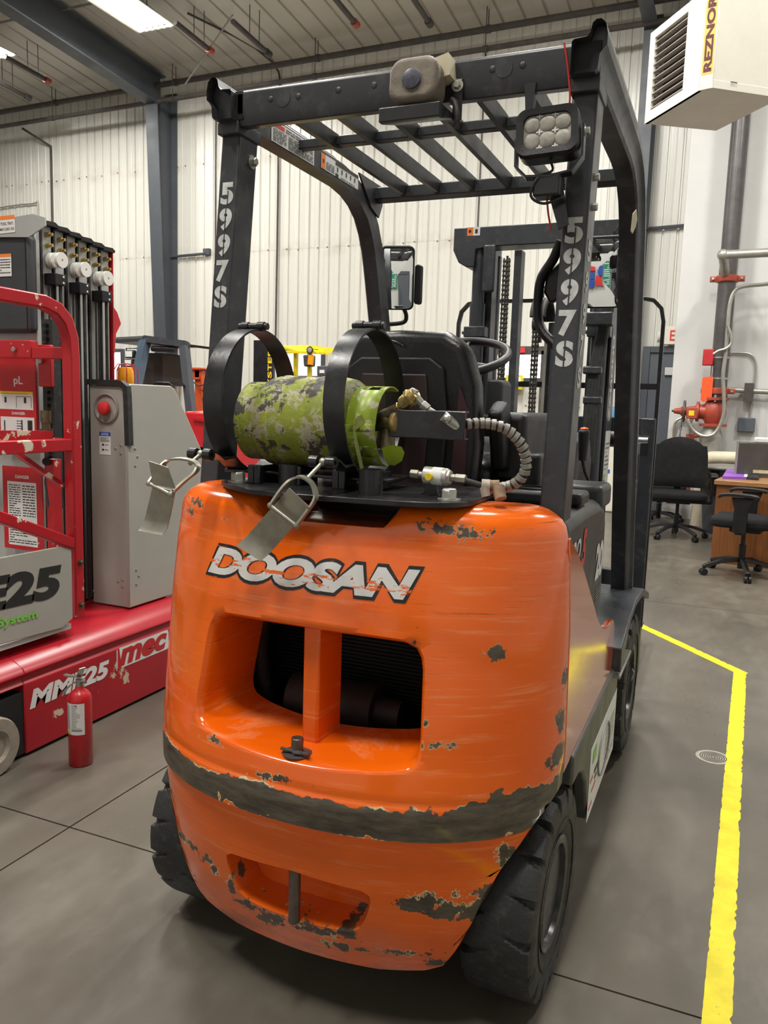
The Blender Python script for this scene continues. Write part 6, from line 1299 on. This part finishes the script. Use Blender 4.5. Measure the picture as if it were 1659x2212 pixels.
# ================================================================ OFFICE CHAIRS
def chair(name, label, seat_z, back=True, arms=True, low=False, wide=1.0, backz=1.0):
    t = thing(name, label, 'chair', (0, 0, 0)); 
    hubz = .10
    for k in range(5):
        a = 2*PI*k/5+.3; d = V(math.cos(a), math.sin(a), 0)
        lg = M().sweep([d*.03+V(0, 0, hubz+.035), d*.16+V(0, 0, hubz+.025), d*.30+V(0, 0, hubz-.015), d*.32+V(0, 0, hubz-.03)], [(-.018, -.022), (.012, -.015), (.012, .015), (-.018, .022)], up=(0, 0, 1)).build('base_leg', 'plastic', t, bev=.004)
        q = V(-d.y, d.x, 0); c = d*.315+V(0, 0, .028)
        M().cyl(c-q*.026, c-q*.006, .028, n=18).cyl(c+q*.006, c+q*.026, .028, n=18).cyl(c+V(0, 0, .0), c+V(0, 0, .05), .007, n=8).build('caster', 'plastic', lg)
    M().cyl((0, 0, .06), (0, 0, .26), .028, n=18).cyl((0, 0, .26), (0, 0, seat_z-.08), .018, n=16).build('gas_column', 'plastic', t)
    M().bx(-.12, .12, -.10, .14, seat_z-.09, seat_z-.045).build('tilt_mechanism', 'plastic', t, bev=.01)
    M().tube([(-.1, .0, seat_z-.07), (-.2, -.06, seat_z-.10), (-.29, -.10, seat_z-.13)], .005, 6).build('lever', 'galv', t)
    W = .26*wide
    sp = M().prism(rrect(-W, -.24, W, .24, .10, 6), 'z', seat_z-.045, seat_z+.035).build('seat', 'fabric', t, bev=.028, seg=4)
    if back:
        # padded back, curved sideways, rounded top
        n = 12; vs = []; mb = M(); H0, H1 = seat_z+.06, seat_z+(.60 if not low else .42)*backz; rows = 12
        for face in (0, 1):
            for j in range(rows+1):
                tz_ = j/rows; z = H0+(H1-H0)*tz_; wj = W*(.92+.10*math.sin(PI*min(1, tz_*1.1)))*(1-max(0, tz_-.82)**2*9)
                for i in range(n+1):
                    s_ = -1+2*i/n; y = .235+.055*math.sin(tz_*1.4)-.05*s_*s_*-1*-1; y = .27+.06*tz_-.05*s_*s_; th = .035*(1-abs(s_)**6*.8)*(1-(abs(2*tz_-1))**8*.8)
                    zz_ = z - (.05*s_*s_ if tz_ > .9 else 0)
                    vs.append((s_*wj, y+(th if face else -th), zz_))
        N_ = (n+1)*(rows+1); fs = []
        for f in (0, 1):
            for j in range(rows):
                for i in range(n): b = f*N_+j*(n+1)+i; fs.append((b, b+1, b+n+2, b+n+1))
        for j in range(rows):
            for i in (0, n): b = j*(n+1)+i; fs.append((b, b+n+1, N_+b+n+1, N_+b))
        for i in range(n):
            for j in (0, rows): b = j*(n+1)+i; fs.append((b, b+1, N_+b+1, N_+b))
        mb.add(vs, fs).build('backrest', 'fabric', t, smooth=60)
        M().sweep([(0, .12, seat_z-.06), (0, .30, seat_z-.04), (0, .35, seat_z+.10), (0, .36, seat_z+.30)], [(-.035, -.008), (.035, -.008), (.035, .008), (-.035, .008)], up=(1, 0, 0)).build('back_bar', 'plastic', t)
    if arms:
        for s_ in (-1, 1):
            x = s_*(W+.045); ar = M().prism([(-.05, seat_z-.07), (.05, seat_z-.07), (.055, seat_z+.12), (.085, seat_z+.21), (-.075, seat_z+.21), (-.05, seat_z+.12)], 'x', x-.012, x+.012).build('arm_post', 'plastic', t, bev=.006)
            M().sweep(smoothpath([(x, -.17, seat_z+.205), (x, -.14, seat_z+.225), (x, -.05, seat_z+.232), (x, .09, seat_z+.225), (x, .12, seat_z+.21)], 4), [(-.014, -.035), (.010, -.035), (.014, -.02), (.014, .02), (.010, .035), (-.014, .035)], up=(0, 0, 1)).build('armrest', 'plastic', ar, bev=.006)
            M().bx(min(x, s_*.1), max(x, s_*.1), -.03, .03, seat_z-.085, seat_z-.06).build('arm_strut', 'plastic', t)
    return t
def place(t, px, py, rz): p = at(px, py, 'z', 0); t.location = (p.x, p.y, 0); t.rotation_euler = (0, 0, math.radians(rz)); return t
place(chair('office_chair', 'black fabric office chair with a tall padded back facing the forklift', .46, wide=1.08, backz=1.0), 1458, 1161, 6)
place(chair('office_chair', 'black office chair with glossy armrests beside the wooden desk, its back cut by the frame', .46), 1598, 1243, -98)
place(chair('office_chair', 'black office chair mostly hidden behind the tall-backed chair, only its base showing', .44, arms=False, low=True), 1420, 1130, 20)
# ================================================================ DESK AND ITS THINGS
wm = NT('brown_wood_laminate'); gw = wm.noise(6, 6, .6, sc=(14, 14, .8)); cw_ = wm.mix(wm.ramp(gw, .3, .7), (.16, .052, .014), (.25, .095, .028)); wm.col(cw_); wm.rough(.34); Mt['wood'] = wm.m
wt = NT('desk_top_laminate'); gw = wt.noise(5, 5, .6, sc=(1, 14, 14)); wt.col(wt.mix(wt.ramp(gw, .3, .7), (.28, .14, .055), (.38, .20, .085))); wt.rough(.3); Mt['woodtop'] = wt.m
dk = thing('desk', 'brown wooden desk cut by the right edge of the frame', 'desk', (.72, 6.3, 0))
q0 = at(1534, 1214, 'z', 0); zt_ = at(1545, 1046, 'x', q0.x).z; zt_ = .74
ang = math.radians(-7); du = V(math.cos(ang), math.sin(ang), 0); dv = V(-math.sin(ang), math.cos(ang), 0)
def dbox(m_, a0, a1, b0, b1, z0, z1): return m_.add([q0+du*a+dv*b+V(0, 0, z-q0.z) for a in (a0, a1) for b in (b0, b1) for z in (z0, z1)], [(0, 1, 3, 2), (4, 6, 7, 5), (0, 4, 5, 1), (2, 3, 7, 6), (0, 2, 6, 4), (1, 5, 7, 3)])
dbox(M(), 0, 1.6, .0, .03, 0, zt_-.04).build('front_panel', 'wood', dk); dbox(M(), 0, .03, .03, .75, 0, zt_-.04).build('end_panel', 'wood', dk); dbox(M(), -.02, 1.62, -.03, .80, zt_-.04, zt_).build('desk_top', 'woodtop', dk, bev=.004)
dbox(M(), 1.5, 1.53, .03, .75, 0, zt_-.04).build('end_panel', 'wood', dk)
def on_desk(px, py, z=None): return at(px, py, 'z', z or zt_)
bk = thing('binder', 'open purple and white printed binder lying on the desk', 'binder', tuple(on_desk(1600, 1032)))
P_ = [on_desk(1560, 1034), on_desk(1612, 1036), on_desk(1616, 1020), on_desk(1570, 1018)]
M().add([p+V(0, 0, .001) for p in P_]+[p+V(0, 0, .022) for p in P_], [(0, 1, 2, 3), (4, 5, 6, 7), (0, 1, 5, 4), (1, 2, 6, 5), (2, 3, 7, 6), (3, 0, 4, 7)]).build('left_page', 'purple', bk)
P_ = [on_desk(1612, 1036), on_desk(1638, 1038), on_desk(1641, 1027), on_desk(1616, 1020)]
M().add([p+V(0, 0, .001) for p in P_]+[p+V(0, 0, .022) for p in P_], [(0, 1, 2, 3), (4, 5, 6, 7), (0, 1, 5, 4), (1, 2, 6, 5), (2, 3, 7, 6), (3, 0, 4, 7)]).build('right_page', 'ink', bk)
P_ = [on_desk(1606, 1035), on_desk(1613, 1036), on_desk(1618, 1020), on_desk(1611, 1020)]; M().add([p+V(0, 0, .0235) for p in P_], [(0, 1, 2, 3)]).build('white_band', 'white', bk)
mb_ = thing('metal_rack', 'grey metal document box on the desk with papers on top', 'box', tuple(on_desk(1620, 1020)))
P0 = at(1592, 1010, 'y', q0.y+.60); P1 = at(1592, 955, 'y', q0.y+.60)
M().bx(P0.x, P0.x+.6, P0.y, P0.y+.25, zt_, P1.z).build('box_body', pmat('rack_metal', (.13, .12, .11), .35, .6, .1), mb_, bev=.004); M().bx(P0.x-.02, P0.x, P0.y, P0.y+.25, zt_, P1.z+.01).build('box_side', 'galv', mb_)
M().bx(P0.x+.14, P0.x+.5, P0.y-.003, P0.y, zt_+.04, zt_+.07).build('paper_strip', 'tapepaper', mb_)
pp = tag(M().bx(P0.x+.13, P0.x+.42, P0.y+.02, P0.y+.2, P1.z+.001, P1.z+.05).build('paper_stack', 'white', bev=.012), 'loose stack of white paper and plastic on top of the metal document box', 'paper')
bn = thing('trash_bin', 'grey trash bin lined with a black bag between chair and desk', 'bin', tuple(at(1550, 1165, 'z', 0)))
bc0 = at(1552, 1150, 'z', 0); bz_ = at(1560, 1012, 'y', bc0.y).z
M().lathe((bc0.x+.02, bc0.y, 0), (0, 0, 1), [(.19, 0), (.235, bz_*.62), (.22, bz_*.62), (0, .02)], 32).build('bin_body', 'column', bn, smooth=60)
lbm = M(); n = 40; vs = []
rr = random.Random(8)
for j in range(8):
    for i in range(n): a = 2*PI*i/n; r_ = .245+.012*math.sin(9*a+j*1.7)+rr.uniform(-.006, .006); vs.append((bc0.x+.02+r_*math.cos(a), bc0.y+r_*math.sin(a), bz_*(.60+.40*j/7)-.005))
lbm.add(vs, [(j*n+i, j*n+(i+1) % n, (j+1)*n+(i+1) % n, (j+1)*n+i) for j in range(7) for i in range(n)]).build('bin_bag', 'bag', bn, smooth=60)
M().lathe((bc0.x+.02, bc0.y, bz_-.01), (0, 0, 1), [(.25, 0), (.27, .012), (.27, .03), (.25, .045), (.1, .06), (0, .06)], 40).build('bin_lid', pmat('lid_grey', (.20, .19, .17), .5), bn, smooth=60)
# ---- seen in the mirrors: wall board behind the photographer
bd = thing('safety_sign', 'green and white text sign on the wall behind the photographer, seen in the mirror', 'sign', (-.2, -5.65, 1.6))
sticker(bd, (.2, -5.695, 1.45), (-1, 0, 0), (0, 0, 1), .5, .75, pmat('sign_green', (.02, .20, .12), .4), [('white', lines(.08, .92, .1, .95, 11, .45, 2))], name='sign_board', th=.004)
pk = thing('parts_pegboard', 'red and blue packaged parts on the wall behind the photographer', 'board', (-.75, -5.65, 1.3))
for i, (x, z, w_, h_, m_) in enumerate(((-.35, 1.55, .5, .35, 'blueink'), (-.3, 1.95, .45, .25, 'redink'), (.2, 1.2, .3, .55, 'redink'), (-.35, 1.1, .5, .4, 'blueink'), (.3, 1.8, .35, .4, 'blueink'))): M().bx(x-.98, x+w_-.98, -5.695, -5.62, z, z+h_).build('package', m_, pk, bev=.01)
for ix, (wx_, sx_) in enumerate(((-4.3, 0),)): pass
